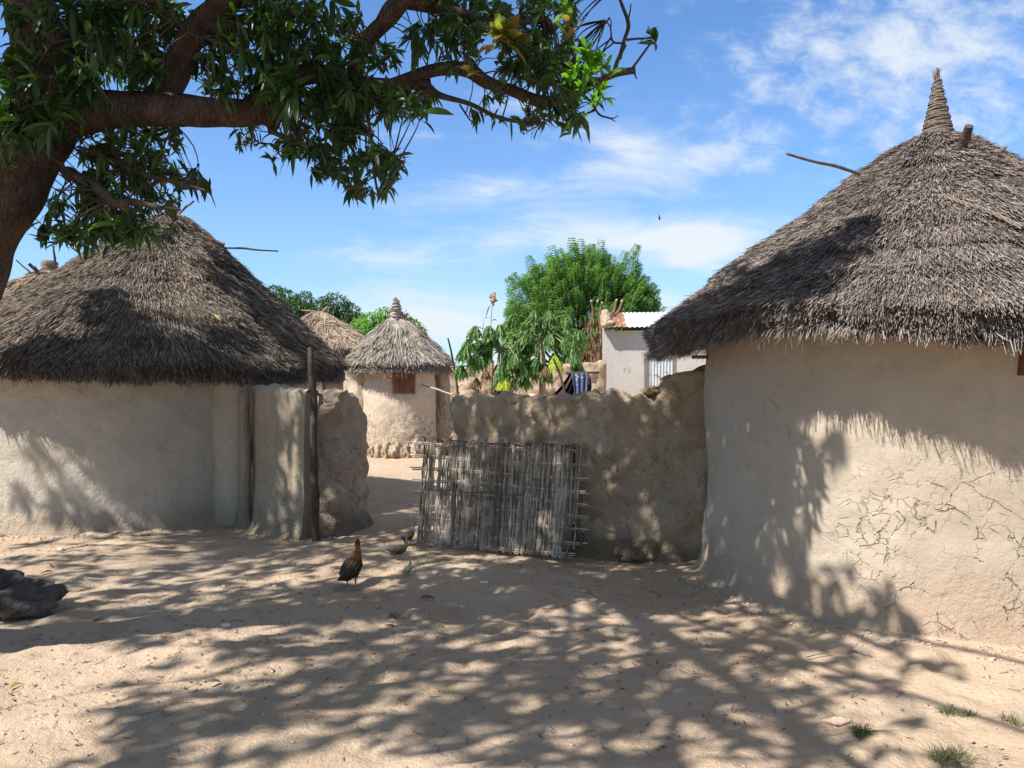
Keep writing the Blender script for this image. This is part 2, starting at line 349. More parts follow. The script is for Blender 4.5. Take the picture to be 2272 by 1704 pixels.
def sag(r, th, s):
    if 'sag' not in r: return 0.0*s
    return sum(a*np.exp(-((np.mod(th-t0+math.pi, 2*math.pi)-math.pi)/w)**2)*s**3 for t0, w, a in r['sag'])
def roofpt(r, th, s, off=0.0):
    cx = r['ac'][0]+(r['c'][0]-r['ac'][0])*s; cy = r['ac'][1]+(r['c'][1]-r['ac'][1])*s
    rad = r['r0']+(r['Rr']-r['r0'])*s; z = r['za']-(r['za']-r['ze'])*s**r['q']-sag(r, th, s)
    sl = math.atan2(r['Rr'], r['za']-r['ze'])
    return Vector((cx+(rad+off*math.cos(sl))*math.cos(th), cy+(rad+off*math.cos(sl))*math.sin(th), z+off*math.sin(sl)))
def roofhit(r, px, py):                                  # where a line of sight meets a roof (or passes nearest to it)
    d = P(px, py, 1)-Vector((0, 0, CH)); y = r['c'][1]-r['Rr']-1; best = None
    while y < r['c'][1]+r['Rr']+1:
        p = Vector((0, 0, CH))+d*y
        zz = min(max(p.z, r['ze']), r['za']); s = ((r['za']-zz)/(r['za']-r['ze'])) ** (1/r['q'])
        cx = r['ac'][0]+(r['c'][0]-r['ac'][0])*s; cy = r['ac'][1]+(r['c'][1]-r['ac'][1])*s
        g = math.hypot(p.x-cx, p.y-cy)-(r['r0']+(r['Rr']-r['r0'])*s)+abs(p.z-zz)
        if g <= 0: return p
        if best is None or g < best[0]: best = (g, p)
        y += .01
    return best[1]
def cylhit(r, px, py):
    dx = (px-CX)/FPX; a = dx*dx+1; b = -2*(dx*r['c'][0]+r['c'][1]); c = r['c'][0]**2+r['c'][1]**2-r['R']**2
    D = b*b-4*a*c
    return P(px, py, (-b-math.sqrt(D))/2/a) if D > 0 else None

def gz(x, y):
    z = .024*fbm(x, y, 0, .9, 3)+.014*fbm(x, y, 5, 3.6, 4)
    z *= min(1, max(.3, 1.3-abs(y)/60))
    for h, a in ((RH, .07), (LH, .05), (GR, .04)):
        d = math.hypot(x-h['c'][0], y-h['c'][1])-h['R']; z += a*math.exp(-max(d, 0)/.18)
    z += .06*math.exp(-((x+.35)/.5)**2-((y-6.55)/.25)**2)               # swept mound in front of the gate
    z += .05*math.exp(-((x+1.75)/.35)**2-((y-4.55)/.22)**2)
    return z
def ground():
    xs = np.concatenate([-5.6-np.geomspace(.1, 700, 46)[::-1], np.linspace(-5.6, 4.6, 230), 4.6+np.geomspace(.1, 700, 46)])
    ys = np.concatenate([2.4-np.geomspace(.2, 60, 18)[::-1], np.linspace(2.4, 10, 230), 10+np.geomspace(.06, 1500, 110)])
    V = [(x, y, gz(x, y)) for y in ys for x in xs]; nx = len(xs)
    i = np.arange(len(ys)-1)[:, None]*nx+np.arange(nx-1)[None]; i = i.ravel()
    V = np.array(V)
    for q in range(420):                                                   # shallow footprints and hollows trodden into the dust
        fx, fy = rng.uniform(-4.5, 4), rng.uniform(2.8, 9.5); a = rng.uniform(0, 3.14); ca, sa = math.cos(a), math.sin(a); l_, w_ = rng.uniform(.06, .13), rng.uniform(.035, .06)
        dx = V[:, 0]-fx; dy = V[:, 1]-fy; e = ((dx*ca+dy*sa)/l_)**2+((dy*ca-dx*sa)/w_)**2; V[:, 2] += -.014*np.exp(-e)+.007*np.exp(-(np.sqrt(e)-1.7)**2*3)
    mb = MB(); mb.add(V, np.stack([i, i+1, i+nx+1, i+nx], 1), 0, True)
    tag(mb.build('ground', M['ground']), kind='structure')
ground()

def hutwall(name, r, mt, parent, z1, flare=.09, flh=.14, amp=.02, seed=0, nt=220, nzv=60, belly=.0):
    V = []; zb = -.12
    for k in range(nzv+1):
        z = zb+(z1-zb)*k/nzv
        for i in range(nt):
            th = 2*math.pi*i/nt; rr = r['R']+flare*math.exp(-max(z, 0)/flh)+belly*(1-z/z1)
            rr += amp*fbm(math.cos(th)*r['R']+seed, math.sin(th)*r['R'], z*1.2, 1.4, 4)+amp*.35*fbm(math.cos(th)*r['R']+seed, math.sin(th)*r['R'], z, 7, 3)
            V.append((r['c'][0]+rr*math.cos(th), r['c'][1]+rr*math.sin(th), z))
    F = [[k*nt+i, k*nt+(i+1) % nt, (k+1)*nt+(i+1) % nt, (k+1)*nt+i] for k in range(nzv) for i in range(nt)]
    mb = MB(); mb.add(V, F, 0, True); return mb.build(name, mt, parent)

def roof(r, mt, parent, n, L, w, layers=6, thick=.11, seed=0, front=.8, mess=.12, eaves=.10, under=.72, ledge=.017):
    """cone underlayer with a thick lip and an open underside, covered with straws laid downslope"""
    mb = MB(); nt = 120; prof = []
    for k in range(25): prof.append(('o', k/24))
    V = []
    rows = []
    for s in np.linspace(0, .985, 24):
        rows.append([roofpt(r, 2*math.pi*i/nt, s, -.015+.012*fbm(math.cos(i*.1)*3, s*6, seed, 1)) for i in range(nt)])
    for (fs, dz) in ((.96, -thick), (under, -thick+.0)):
        rw = []
        for i in range(nt):
            p = roofpt(r, 2*math.pi*i/nt, fs); rw.append(Vector((p.x, p.y, p.z+dz)))
        rows.append(rw)
    V = [tuple(p) for rw in rows for p in rw]
    F = [[k*nt+i, (k+1)*nt+i, (k+1)*nt+(i+1) % nt, k*nt+(i+1) % nt] for k in range(len(rows)-1) for i in range(nt)]
    mb.add(V, F, 1, True)
    fa = math.atan2(-r['c'][1], -r['c'][0])                               # side turned to the camera gets more straws
    nf = int(n*front); th = np.concatenate([fa+rng.uniform(-1.75, 1.75, nf), rng.uniform(0, 2*math.pi, n-nf)])
    s = np.sqrt(rng.uniform(.0009, 1.0, n)); s = np.minimum(s, 1.0)
    lay = s*layers+.25*np.array([noise.noise(Vector((math.cos(a)*3, math.sin(a)*3, q*3+seed))) for a, q in zip(th, s)])
    ph = lay-np.floor(lay)                                                # sawtooth: each course ends proud of the next
    off = ledge*ph*(.4+1.6*np.array([max(0, noise.noise(Vector((math.cos(a)*2.2, math.sin(a)*2.2, math.floor(l_)*1.7+seed)))+.35) for a, l_ in zip(th, lay)]))+.035*np.array([noise.noise(Vector((math.cos(a)*4+seed, math.sin(a)*4, q*4))) for a, q in zip(th, s)])+rng.uniform(0, .022, n)+.02*np.array([noise.noise(Vector((math.cos(a)*9, math.sin(a)*9, q*9+seed))) for a, q in zip(th, s)])
    off = off*np.minimum(1, s*7)
    sl = math.atan2(r['Rr']-r['r0'], r['za']-r['ze'])
    cx = r['ac'][0]+(r['c'][0]-r['ac'][0])*s; cy = r['ac'][1]+(r['c'][1]-r['ac'][1])*s
    rad = r['r0']+(r['Rr']-r['r0'])*s; z = r['za']-(r['za']-r['ze'])*s**r['q']-sag(r, th, s)
    ct, st = np.cos(th), np.sin(th)
    nr = np.stack([ct*math.cos(sl), st*math.cos(sl), np.full(n, math.sin(sl))], 1)
    dn = np.stack([ct*math.sin(sl), st*math.sin(sl), np.full(n, -math.cos(sl))], 1)
    tg = np.stack([-st, ct, np.zeros(n)], 1)
    swirl = .15*np.array([noise.noise(Vector((math.cos(a)*2.5+seed, math.sin(a)*2.5, q*5))) for a, q in zip(th, s)])
    ms = mess*(.2+1.25*s)
    d = dn+tg*(swirl+rng.normal(0, 1, n)*ms)[:, None]+nr*(rng.normal(.02, .05, n)+mess*.25*rng.normal(0, 1, n))[:, None]
    p = np.stack([cx+rad*ct, cy+rad*st, z], 1)+nr*off[:, None]
    LL = L*rng.uniform(.45, 1.25, n)*(.6+.5*s)
    p = p-dn*(LL*.85)[:, None]*(np.minimum(1, s*1.2))[:, None]            # straw ends near its sampled place
    ribbons(mb, p, d, nr, LL, w*rng.uniform(.5, 1.4, n), lift=rng.uniform(0, .03, n)[:, None])
    # fringe of hanging ends, three courses deep
    ne = int(n*.16); th = np.concatenate([fa+rng.uniform(-1.8, 1.8, int(ne*front)), rng.uniform(0, 2*math.pi, ne-int(ne*front))]); ct, st = np.cos(th), np.sin(th)
    clump = np.array([.5+.5*noise.noise(Vector((math.cos(a)*14, math.sin(a)*14, seed)))+.5*noise.noise(Vector((math.cos(a)*40, math.sin(a)*40, seed))) for a in th])
    dep = rng.uniform(0, thick*1.05, ne)
    rad = r['Rr']*(.985-.03*dep/thick)-.06; rad = rad+.045*np.array([noise.noise(Vector((math.cos(a)*6, math.sin(a)*6, seed+3))) for a in th]); zz = r['ze']+.08-dep-sag(r, th, 1.0)
    p = np.stack([r['c'][0]+rad*ct, r['c'][1]+rad*st, zz], 1); nr = np.stack([ct*.6, st*.6, np.full(ne, .8)], 1)
    d = np.stack([ct*math.sin(sl), st*math.sin(sl), np.full(ne, -math.cos(sl)-.25)], 1)+rng.normal(0, .13, (ne, 3))
    ribbons(mb, p, d, unit(nr), eaves*(.5+clump)*rng.uniform(.6, 1.35, ne)+.05, w*rng.uniform(.5, 1.3, ne))
    nl = int(n*.004)+20; th = fa+rng.uniform(-1.8, 1.8, nl); ct, st = np.cos(th), np.sin(th)      # stray dangling stalks
    p = np.stack([r['c'][0]+(r['Rr']-.08)*ct, r['c'][1]+(r['Rr']-.08)*st, np.full(nl, r['ze']-.05)], 1)
    ribbons(mb, p, np.stack([ct*.3, st*.3, -np.ones(nl)], 1)+rng.normal(0, .2, (nl, 3)), np.stack([ct, st, 0*ct], 1), eaves*rng.uniform(1.2, 2.4, nl), w*.6)
    # wisps standing off the outline
    nw = int(n*.012); th = rng.uniform(0, 2*math.pi, nw); s = rng.uniform(.1, 1, nw)
    p = np.array([tuple(roofpt(r, a, b, .015)) for a, b in zip(th, s)]); ct, st = np.cos(th), np.sin(th)
    dn = np.stack([ct*math.sin(sl), st*math.sin(sl), np.full(nw, -math.cos(sl))], 1); nr = np.stack([ct*math.cos(sl), st*math.cos(sl), np.full(nw, math.sin(sl))], 1)
    ribbons(mb, p, dn+nr*rng.uniform(.1, .8, nw)[:, None]+rng.normal(0, .4, (nw, 3)), nr, L*.35*rng.uniform(.3, 1, nw), w*.5)
    # rafters' dark underside straws
    nu = int(n*.05); th = rng.uniform(0, 2*math.pi, nu); q = rng.uniform(under, .97, nu); ct, st = np.cos(th), np.sin(th)
    p = np.array([tuple(roofpt(r, a, b)) for a, b in zip(th, q)])-np.array([0, 0, thick+.005])
    ribbons(mb, p, np.stack([ct, st, -.8+0*ct], 1)+rng.normal(0, .25, (nu, 3)), np.stack([ct*.3, st*.3, -np.ones(nu)], 1), .16, w)
    return mb.build('roof', [mt, M['under']], parent)

def lathe(mb, c, prof, n=28, m=0, smooth=True, wob=0.0):
    V = []
    for (r, z) in prof:
        for i in range(n):
            a = 2*math.pi*i/n; k = 1+wob*noise.noise(Vector((math.cos(a)*2, math.sin(a)*2, z*9)))
            V.append((c[0]+r*k*math.cos(a), c[1]+r*k*math.sin(a), z))
    F = [[k*n+i, k*n+(i+1) % n, (k+1)*n+(i+1) % n, (k+1)*n+i] for k in range(len(prof)-1) for i in range(n)]
    mb.add(V, F, m, smooth); mb.add(V[-n:], [list(range(n))], m)
def tuft(mb, c, n, L, w, spread, up=1.0, m=0):
    d = rng.normal(0, spread, (n, 3)); d[:, 2] = up
    b = np.array(c)+rng.normal(0, .01, (n, 3)); ribbons(mb, b, d, unit(rng.normal(0, 1, (n, 3))), L*rng.uniform(.5, 1.2, n), w, m=m)
def roperoof(r, pts, rad, parent, name='rope_band', k=8, m='rope', strands=3, lift=.05):
    q = [roofhit(r, *p) for p in pts]; q = [x for x in q if x is not None]
    q = [Vector(x) for x in catmull(q, k)]; mb = MB()
    ctr = Vector((r['c'][0], r['c'][1], r['ze']-1))
    for j in range(strands):
        out = []
        for i, p in enumerate(q):
            nrm = (p-ctr).normalized(); t = (q[min(i+1, len(q)-1)]-q[max(i-1, 0)]).normalized(); b = t.cross(nrm); a = i*.9+j*2*math.pi/strands
            out.append(p+nrm*(lift+rad*math.cos(a))+b*rad*1.3*math.sin(a))
        tube(mb, out, rad*.85, 6)
    return mb.build(name, M[m], parent)

# ------------------------------------------------------------------ the big hut on the right
rh = thing('thatched_hut', 'large round mud hut on the right with cracked pale wall and tall coiled straw finial', 'hut', (*RH['c'], 0), 'round thatched huts')
hutwall('wall', RH, M['mud_right'], rh, 2.12, .10, .16, .022, 3)
rr = roof(RH, M['thatch_r'], rh, 290000, .16, .0046, 8, .13, 1.0, .87, .10, .075)
mb = MB(); fb = (3.365, 6.3); pr = []
nco = 21
for i in range(nco*6+1):
    t = i/(nco*6); pr.append(((.102*(1-t)**1.12+.022)*(1+.08*math.sin(i/6*2*math.pi)+.05*math.sin(i*.37)), 3.45+.50*t))
lathe(mb, fb, pr, 28, 0, True, .12)
for j in range(20):                                                       # separate straws in the coil
    z = 3.5+.45*j/20; r_ = .102*(1-(z-3.45)/.50)**1.12+.027+.004*math.sin(j*2.3)
    tube(mb, [(fb[0]+r_*math.cos(a), fb[1]+r_*math.sin(a), z+.022*a/6.28+.006*math.sin(a*2+j*1.9)) for a in np.linspace(0, 6.5, 26)], .006, 5)
tuft(mb, (fb[0], fb[1], 3.93), 60, .10, .008, .14, m=1)
mb.build('finial', [M['coil'], M['thatch_r']], rr)
def stick(parent, p0, p1, r, name='pole', m='wood', kk=None, label=None, cat=None):
    mb = MB(); a = Vector(p0); b = Vector(p1); mid = (a+b)/2+Vector((0, 0, .012))
    tube(mb, [a, a.lerp(b, .3)+Vector((0, 0, .006)), mid, a.lerp(b, .7), b], r if not np.isscalar(r) else [r, r*.95, r*1.1, r*.85, r*.8], 8, 0, True, 4, .12)
    o = mb.build(name, M[m], parent, None if parent else tuple(a)); 
    if label: tag(o, label, cat)
    return o
a = roofhit(RH, 1925, 392); d_ = P(1744, 341, a.y-.35)-a
stick(rr, a-d_*.15, a+d_, .013)
a = roofhit(RH, 2138, 322); stick(rr, P(2134, 332, a.y-.13), P(2151, 280, a.y-.26), .037, m='darkwood')
a = roofhit(RH, 2206, 346); stick(rr, P(2195, 356, a.y-.1), P(2230, 327, a.y-.14), .02)
roperoof(RH, [(2100, 330), (2138, 322), (2170, 330), (2210, 350), (2262, 392)], .009, rr)
roperoof(RH, [(2105, 322), (2075, 345), (2040, 380), (2010, 400)], .004, rr)
roperoof(RH, [(1990, 458), (2050, 449), (2100, 455), (2140, 468), (2190, 485), (2262, 520)], .008, rr, m='coil')
roperoof(RH, [(1930, 600), (1980, 602), (2035, 596)], .005, rr, m='coil')
p = cylhit(RH, 1572, 792); mb = MB(); box(mb, (p.x-.13, p.y-.02, p.z-.014), (p.x+.10, p.y+.03, p.z+.014)); mb.build('peg', M['wood'], rh)
p = cylhit(RH, 2268, 815)                                                 # edge of the rusty shutter at the picture's rim
mb = MB(); q0 = cylhit(RH, 2262, 850); box(mb, (q0.x-.01, q0.y-.05, 1.60), (q0.x+.42, q0.y+.05, 1.82), rot=.25, org=(q0.x, q0.y, 0))
for i in range(4): box(mb, (q0.x+.02+i*.1, q0.y-.056, 1.61), (q0.x+.105+i*.1, q0.y-.05, 1.81), rot=.25, org=(q0.x, q0.y, 0))
M['redwood'] = bark('red_wood', (.16, .06, .035), (.26, .11, .07), 16, .006)
mb.build('shutter', M['redwood'], rh)
# scratched child's drawing on the plaster
mb = MB()
for pl in ([(1693, 867), (1712, 893), (1727, 911), (1692, 925)], [(1695, 868), (1691, 900), (1689, 926)], [(1742, 945), (1748, 960), (1745, 972)], [(1752, 948), (1746, 962)]):
    q = [cylhit(RH, *x) for x in pl]; q = [v+Vector((-.006*.5, -.008, 0)) for v in q]; tube(mb, q, .0022, 4, 0, True, 4)
M['scratch'] = plain('scratch', (.62, .55, .46), .95); mb.build('scratch_mark', M['scratch'], rh)

# ------------------------------------------------------------------ the hut on the left
lh = thing('thatched_hut', 'wide round mud hut on the left with brown thatch tied by a twisted rope', 'hut', (*LH['c'], 0), 'round thatched huts')
hutwall('wall', LH, M['mud_left'], lh, 1.9, .10, .15, .03, 9, 260)
lr = roof(LH, M['thatch_l'], lh, 180000, .24, .0072, 8, .13, 4.0, .86, .08, .08)
mb = MB(); lathe(mb, (LH['ac'][0], LH['ac'][1]), [(.14, 3.66), (.09, 3.76), (.065, 3.82), (.05, 3.86)], 20, 0, True, .3); tuft(mb, (LH['ac'][0], LH['ac'][1], 3.80), 70, .08, .01, .5, m=0)
mb.build('finial', [M['thatch_l']], lr)
roperoof(LH, [(255, 548), (285, 540), (325, 533), (370, 530), (434, 533), (470, 540), (495, 549)], .016, lr, k=9, m='darkrope' if 'darkrope' in M else 'rope', lift=.035)
a = roofhit(LH, 490, 549); stick(lr, a-Vector((.15, 0, 0)), P(617, 557, a.y), .013, m='darkwood')
a = roofhit(LH, 338, 505); b = roofhit(LH, 386, 598); stick(lr, a+Vector((0, -.05, .05)), b+Vector((0, -.04, .02)), .014, m='darkwood')
stick(lr, P(398, 474, 10.1), P(430, 446, 10.0), .014, m='wood'); stick(lr, P(385, 478, 10.1), P(378, 452, 10.0), .014, m='darkwood')
stick(lr, P(366, 478, 10.1), P(340, 458, 10.0), .012, m='darkwood')

# ------------------------------------------------------------------ mud walls
def mudwall(path, mt, thick=.28, amp=.035, seed=0, du=.04, dv=.05, lump=.0, batter=.05, loc=None, parent=None, name='mud_wall', topamp=.03, r_end=.5, m=0):
    """path: (x, y, ztop); a solid wall with rounded ragged top and ends"""
    pts = [np.array(p, float) for p in path]; L = [0]
    for a, b in zip(pts[:-1], pts[1:]): L.append(L[-1]+np.linalg.norm((b-a)[:2]))
    nu = max(4, int(L[-1]/du)); U = np.linspace(0, L[-1], nu+1); A = np.array(pts)
    X = np.interp(U, L, A[:, 0]); Y = np.interp(U, L, A[:, 1]); Z = np.interp(U, L, A[:, 2])
    T = np.stack([np.gradient(X), np.gradient(Y)], 1); T /= np.linalg.norm(T, axis=1)[:, None]; N = np.stack([T[:, 1], -T[:, 0]], 1)
    zm = Z.max(); nv = max(4, int(zm/dv)); nt_ = 6; ring = []
    for k in range(nv+1): ring.append((1, k/nv))
    for k in range(1, nt_): ring.append((math.cos(math.pi*k/nt_), 1+math.sin(math.pi*k/nt_)*.0))
    for k in range(nv+1): ring.append((-1, 1-k/nv))
    m_ = len(ring); V = []
    for i in range(nu+1):
        e = min(U[i], L[-1]-U[i]); ef = min(1, math.sqrt(max(e, 0)/(thick*r_end)+.02)) if r_end else 1
        for (sd, v) in ring:
            z = -.1+(Z[i]+.1+topamp*fbm(X[i]*1.0, Y[i], seed, 5, 3))*v
            h = thick*.5*sd*ef*(1+batter*(1-v)*3)+(.07*math.exp(-max(z, 0)/.07)*sd*ef)
            if abs(sd) < 1: z += .04*(1-sd*sd)
            x = X[i]+N[i][0]*h; y = Y[i]+N[i][1]*h
            f = fbm(x+seed, y, z, 1.6, 3)*amp+fbm(x+seed, y, z, 6, 4)*amp*.6
            if lump:
                dd = noise.voronoi(Vector((x*3+seed, y*3, z*3.6+seed)))[0]; f += lump*(min(1.0, (dd[1]-dd[0])*2.2)-.6)
            sgn = 1 if sd > 0 else -1
            V.append((x+N[i][0]*f*sgn, y+N[i][1]*f*sgn, z+(f*.6 if v > .97 else 0)))
    F = [[i*m_+j, (i+1)*m_+j, (i+1)*m_+j+1, i*m_+j+1] for i in range(nu) for j in range(m_-1)]
    mb = MB(); mb.add(V, F, m, True)
    for e in (0, nu):                                                      # closed ends
        q = [[e*m_+j, e*m_+j+1, e*m_+m_-2-j, e*m_+m_-1-j] for j in range(nv)]
        mb.add(np.array(V), q, m, False)
    return mb if name is None else mb.build(name, mt, parent, loc or (path[0][0], path[0][1], 0))
def zt(px, py, Y): return (px-CX)/FPX*Y, Y, CH+(CY-py)/FPX*Y
# buttress and plaster screen joined to the left hut
tag(mudwall([zt(472, 836, 8.86), zt(500, 832, 8.78), zt(525, 836, 8.76), zt(550, 850, 8.78)], M['mud_left'], .16, .015, 2, r_end=.4), 'smooth mud buttress bulging from the shaded side of the left hut', 'buttress')
LOC_ = None
bpy.data.objects['mud_wall'].name = 'mud_buttress'
w = mudwall([zt(552, 872, 8.72), zt(575, 866, 8.6), zt(600, 862, 8.44), zt(620, 866, 8.25), zt(650, 868, 8.18), zt(692, 870, 8.03)], M['plaster'], .20, .014, 5, topamp=.05, r_end=0)
tag(w, 'low plastered mud screen wall between broken stake and tall post, dappled with light', 'wall', 'low mud compound walls')
w = mudwall([zt(704, 872, 8.02), zt(735, 874, 8.25), zt(765, 876, 8.55), zt(783, 905, 8.8), zt(797, 930, 8.95), zt(805, 990, 9.05)], M['rubble'], .30, .05, 8, lump=.07, topamp=.06, r_end=.8)
tag(w, 'crumbling reddish mud and rubble wall end right of the tall post', 'wall', 'low mud compound walls')
mb = MB(); tube(mb, [zt(553, 1172, 8.44), zt(549, 1100, 8.44), zt(552, 1020, 8.44), zt(547, 940, 8.44), zt(549, 872, 8.44), zt(545, 855, 8.44)], [.036, .032, .036, .03, .03, .015], 9, 0, True, 6, .5)
tag(mb.build('wooden_stake', M['wood'], None, tuple(P(553, 1172, 8.44))), 'rough broken stake set in the left edge of the plastered screen wall', 'stake')
mb = MB(); tube(mb, [zt(701, 1208, 7.85), zt(699, 1100, 7.86), zt(696, 1000, 7.87), zt(697, 900, 7.88), zt(691, 820, 7.9), zt(688, 772, 7.95)], [.045, .038, .036, .034, .03, .028], 10, 0, True, 8, .35)
tag(mb.build('wooden_post', M['darkwood'], None, tuple(P(701, 1208, 7.85))), 'tall crooked dark post propping the right eave of the left hut', 'post')

# front compound wall
FW = [zt(1003, 882, 8.32), zt(1030, 879, 8.22), zt(1062, 878, 8.1), zt(1082, 886, 8.0), zt(1132, 880, 7.85), zt(1170, 882, 7.72), zt(1179, 889, 7.7), zt(1230, 884, 7.55), zt(1273, 887, 7.42), zt(1284, 878, 7.4), zt(1322, 878, 7.32), zt(1332, 886, 7.3),
      zt(1350, 880, 7.27), zt(1408, 876, 7.2), zt(1430, 878, 7.17), zt(1440, 894, 7.15), zt(1452, 898, 7.14), zt(1462, 888, 7.13), zt(1467, 856, 7.12), zt(1480, 840, 7.1), zt(1497, 832, 7.08), zt(1526, 824, 7.05), zt(1575, 824, 7.0), zt(1620, 826, 6.95)]
w = mudwall(FW, M['mud_wall'], .26, .03, 21, .025, .028, lump=.055, topamp=.04)
tag(w, 'lumpy brown mud compound wall behind the woven gate, rising to a hump beside the right hut', 'wall', 'low mud compound walls')
mb = MB(); c = P(1452, 870, 7.14); blobmesh(mb, (c.x-.01, c.y, c.z), (.115, .11, .05), 4, .35, 14)
tag(mb.build('loose_stone', M['mud_wall'], None, tuple(c)), 'flat mud clod bridging the notch near the hump of the compound wall', 'clod')
mb = MB(); c = P(1300, 881, 7.38); blobmesh(mb, (c.x, c.y, c.z), (.10, .1, .045), 14, .3, 14)
tag(mb.build('loose_stone', M['mud_wall'], None, tuple(c)), 'rounded mud lump sitting on the compound wall below the blue cloth', 'clod')
mb = MB(); c = P(1440, 1228, 6.95)
blobmesh(mb, (c.x, c.y+.04, .07), (.12, .08, .10), 24, .5, 14); blobmesh(mb, (c.x-.14, c.y+.05, .05), (.13, .08, .07), 25, .4, 14)
tag(mb.build('mud_lump', M['mud_wall'], None, (c.x, c.y, 0)), 'fallen mud lumps at the foot of the compound wall near the right hut', 'rubble')

# ------------------------------------------------------------------ woven cane gate
BL = Vector((-.905, 7.62, .03)); BR = Vector((.545, 6.93, .03)); GU = (BR-BL); GW = GU.length; GU.normalize()
GN = Vector((GU.y, -GU.x, 0)); GV = Vector((0, 0, 1))-GN*.10; GV.normalize(); GH = .985
gate = thing('woven_gate', 'grey woven cane gate panel leaning before the mud wall opening', 'gate', tuple(BL))
def gp(u, v, o=0.0): return BL+GU*(u*GW)+GV*(v*GH)+GN*o
mb = MB(); railv = [.03, .125, .25, .37, .48, .59, .70, .815, .94]
ns = 136
for i in range(ns):
    u = (i+.5)/ns+random.gauss(0, .0022); lean = random.gauss(.010, .007)+.012*u; par = (i//2+(i % 3 == 0)) % 2
    if u < .12 and random.random() < .30: continue
    top = .985+random.uniform(-.03, .03) if random.random() > .1 else random.uniform(.8, .95); bot = random.uniform(-.015, .03)
    if u > .93: bot = random.choice([.08, .3, .02]); 
    pts = []
    vs = sorted([bot, top]+[x for x in railv if bot < x < top]+[(a+b)/2 for a, b in zip(railv[:-1], railv[1:]) if bot < (a+b)/2 < top])
    for k, v in enumerate(vs):
        o = 0.0
        if v in railv: o = .008*(1 if (railv.index(v)+par) % 2 else -1)
        pts.append(gp(u+lean*(v-.3), v, o))
    r_ = random.uniform(.0068, .0100)
    tube(mb, pts, [r_*1.05, r_*.85], 5, 0, False, 2)
mb.build('woven_slats', M['cane'], gate)
for k, v in enumerate(railv):
    mb = MB()
    for dz in (-.009, .009):
        a = -.055-random.uniform(0, .03) if k not in (0,) else 0.0; b = 1.04+random.uniform(0, .05) if k < 8 and k > 0 else 1.0
        tube(mb, [gp(a+(b-a)*q, v+dz+.008*math.sin(q*7+k)+(.018*(1-q) if k > 3 else -.01*(1-q)), 0) for q in np.linspace(0, 1, 8)], [.0078, .006], 6, 0, True, 2)
    mb.build('rail', M['cane'], gate)
mb = MB(); tube(mb, [gp(-.03, 1.03, -.02), gp(.2, 1.0, -.02), gp(.45, .985, -.02), gp(.75, 1.0, -.02), gp(1.0, .985, -.02)], .008, 6, 0, True, 5, .2)
tube(mb, [gp(u, .975+.022*math.sin(u*41)+random.gauss(0, .012), .022+.006*math.sin(u*77)) for u in np.linspace(.02, .98, 60)], .0045, 5, 0, True, 2)
tube(mb, [gp(u, .525+.012*math.sin(u*31), .022) for u in np.linspace(.06, .68, 30)], .0055, 5, 0, True, 2, .5)
for q in range(14):
    u = random.random(); v = random.choice(railv[3:]); tube(mb, [gp(u, v-.02, .02), gp(u+.01, v, .03), gp(u+.03, v+.01, .028), gp(u+.045, v-.012, .018)], .003, 5, 0, True, 3)
mb.build('binding', M['rope'], gate)
mb = MB(); tube(mb, [gp(-.005, -.0, -.02), gp(-.0, .5, -.03), gp(.008, 1.02, -.02)], .009, 6, 0, True, 5, .3); mb.build('side_stick', M['darkwood'], gate); mb = MB(); tube(mb, [gp(.985, .0, -.035), gp(.975, .5, -.04), gp(.965, 1.0, -.03)], .012, 6, 0, True, 5, .3)
mb.build('side_stick', M['darkwood'], gate); mb = MB(); tube(mb, [gp(1.03, .12, .01), gp(1.055, .2, .02), gp(1.03, .26, .02), gp(1.0, .24, .02)], .005, 5, 0, True, 4)
mb.build('loose_tie', M['darkwood'], gate)

# ------------------------------------------------------------------ granary and what stands around it
gr = thing('granary', 'small round mud granary with conical straw cap in the gap between the walls', 'granary', (*GR['c'], 0), 'round thatched huts')
hutwall('wall', GR, M['granary'], gr, 2.05, .0, .2, .035, 13, 150, 50, .05)
gf = roof(GR, M['thatch_g'], gr, 42000, .42, .011, 3, .09, 7.0, .84, .06, .10, ledge=.035)
mb = MB(); gc = GR['ac']; pr = [(.27, 2.84), (.20, 2.95), (.15, 3.05), (.10, 3.18), (.065, 3.30), (.08, 3.36)]
lathe(mb, gc, pr, 20, 0, True, .25); tuft(mb, (gc[0], gc[1], 3.29), 90, .13, .012, .35)
for z, r_ in ((3.0, .19), (3.06, .16), (3.12, .14), (3.18, .12), (3.24, .10), (3.30, .08)):
    tube(mb, [(gc[0]+r_*math.cos(a), gc[1]+r_*math.sin(a), z+.015*math.sin(a*2+z*30)) for a in np.linspace(0, 6.6, 20)], .012, 5, 1)
mb.build('finial', [M['thatch_g'], M['rope']], gf)
roperoof(GR, [(858, 705), (875, 708), (892, 706), (905, 700)], .010, gf, m='rope'); roperoof(GR, [(880, 690), (881, 715)], .012, gf, m='rope')
mb = MB()
for i in range(26):
    a = random.uniform(-.9, .6); q = roofhit(GR, 895+i*1.2, 698+i*1.5); tube(mb, [q, q+Vector((random.uniform(-.1, .12), -.03, random.uniform(0, .12)))], .007, 4)
mb.build('tied_twigs', M['darkwood'], gf)
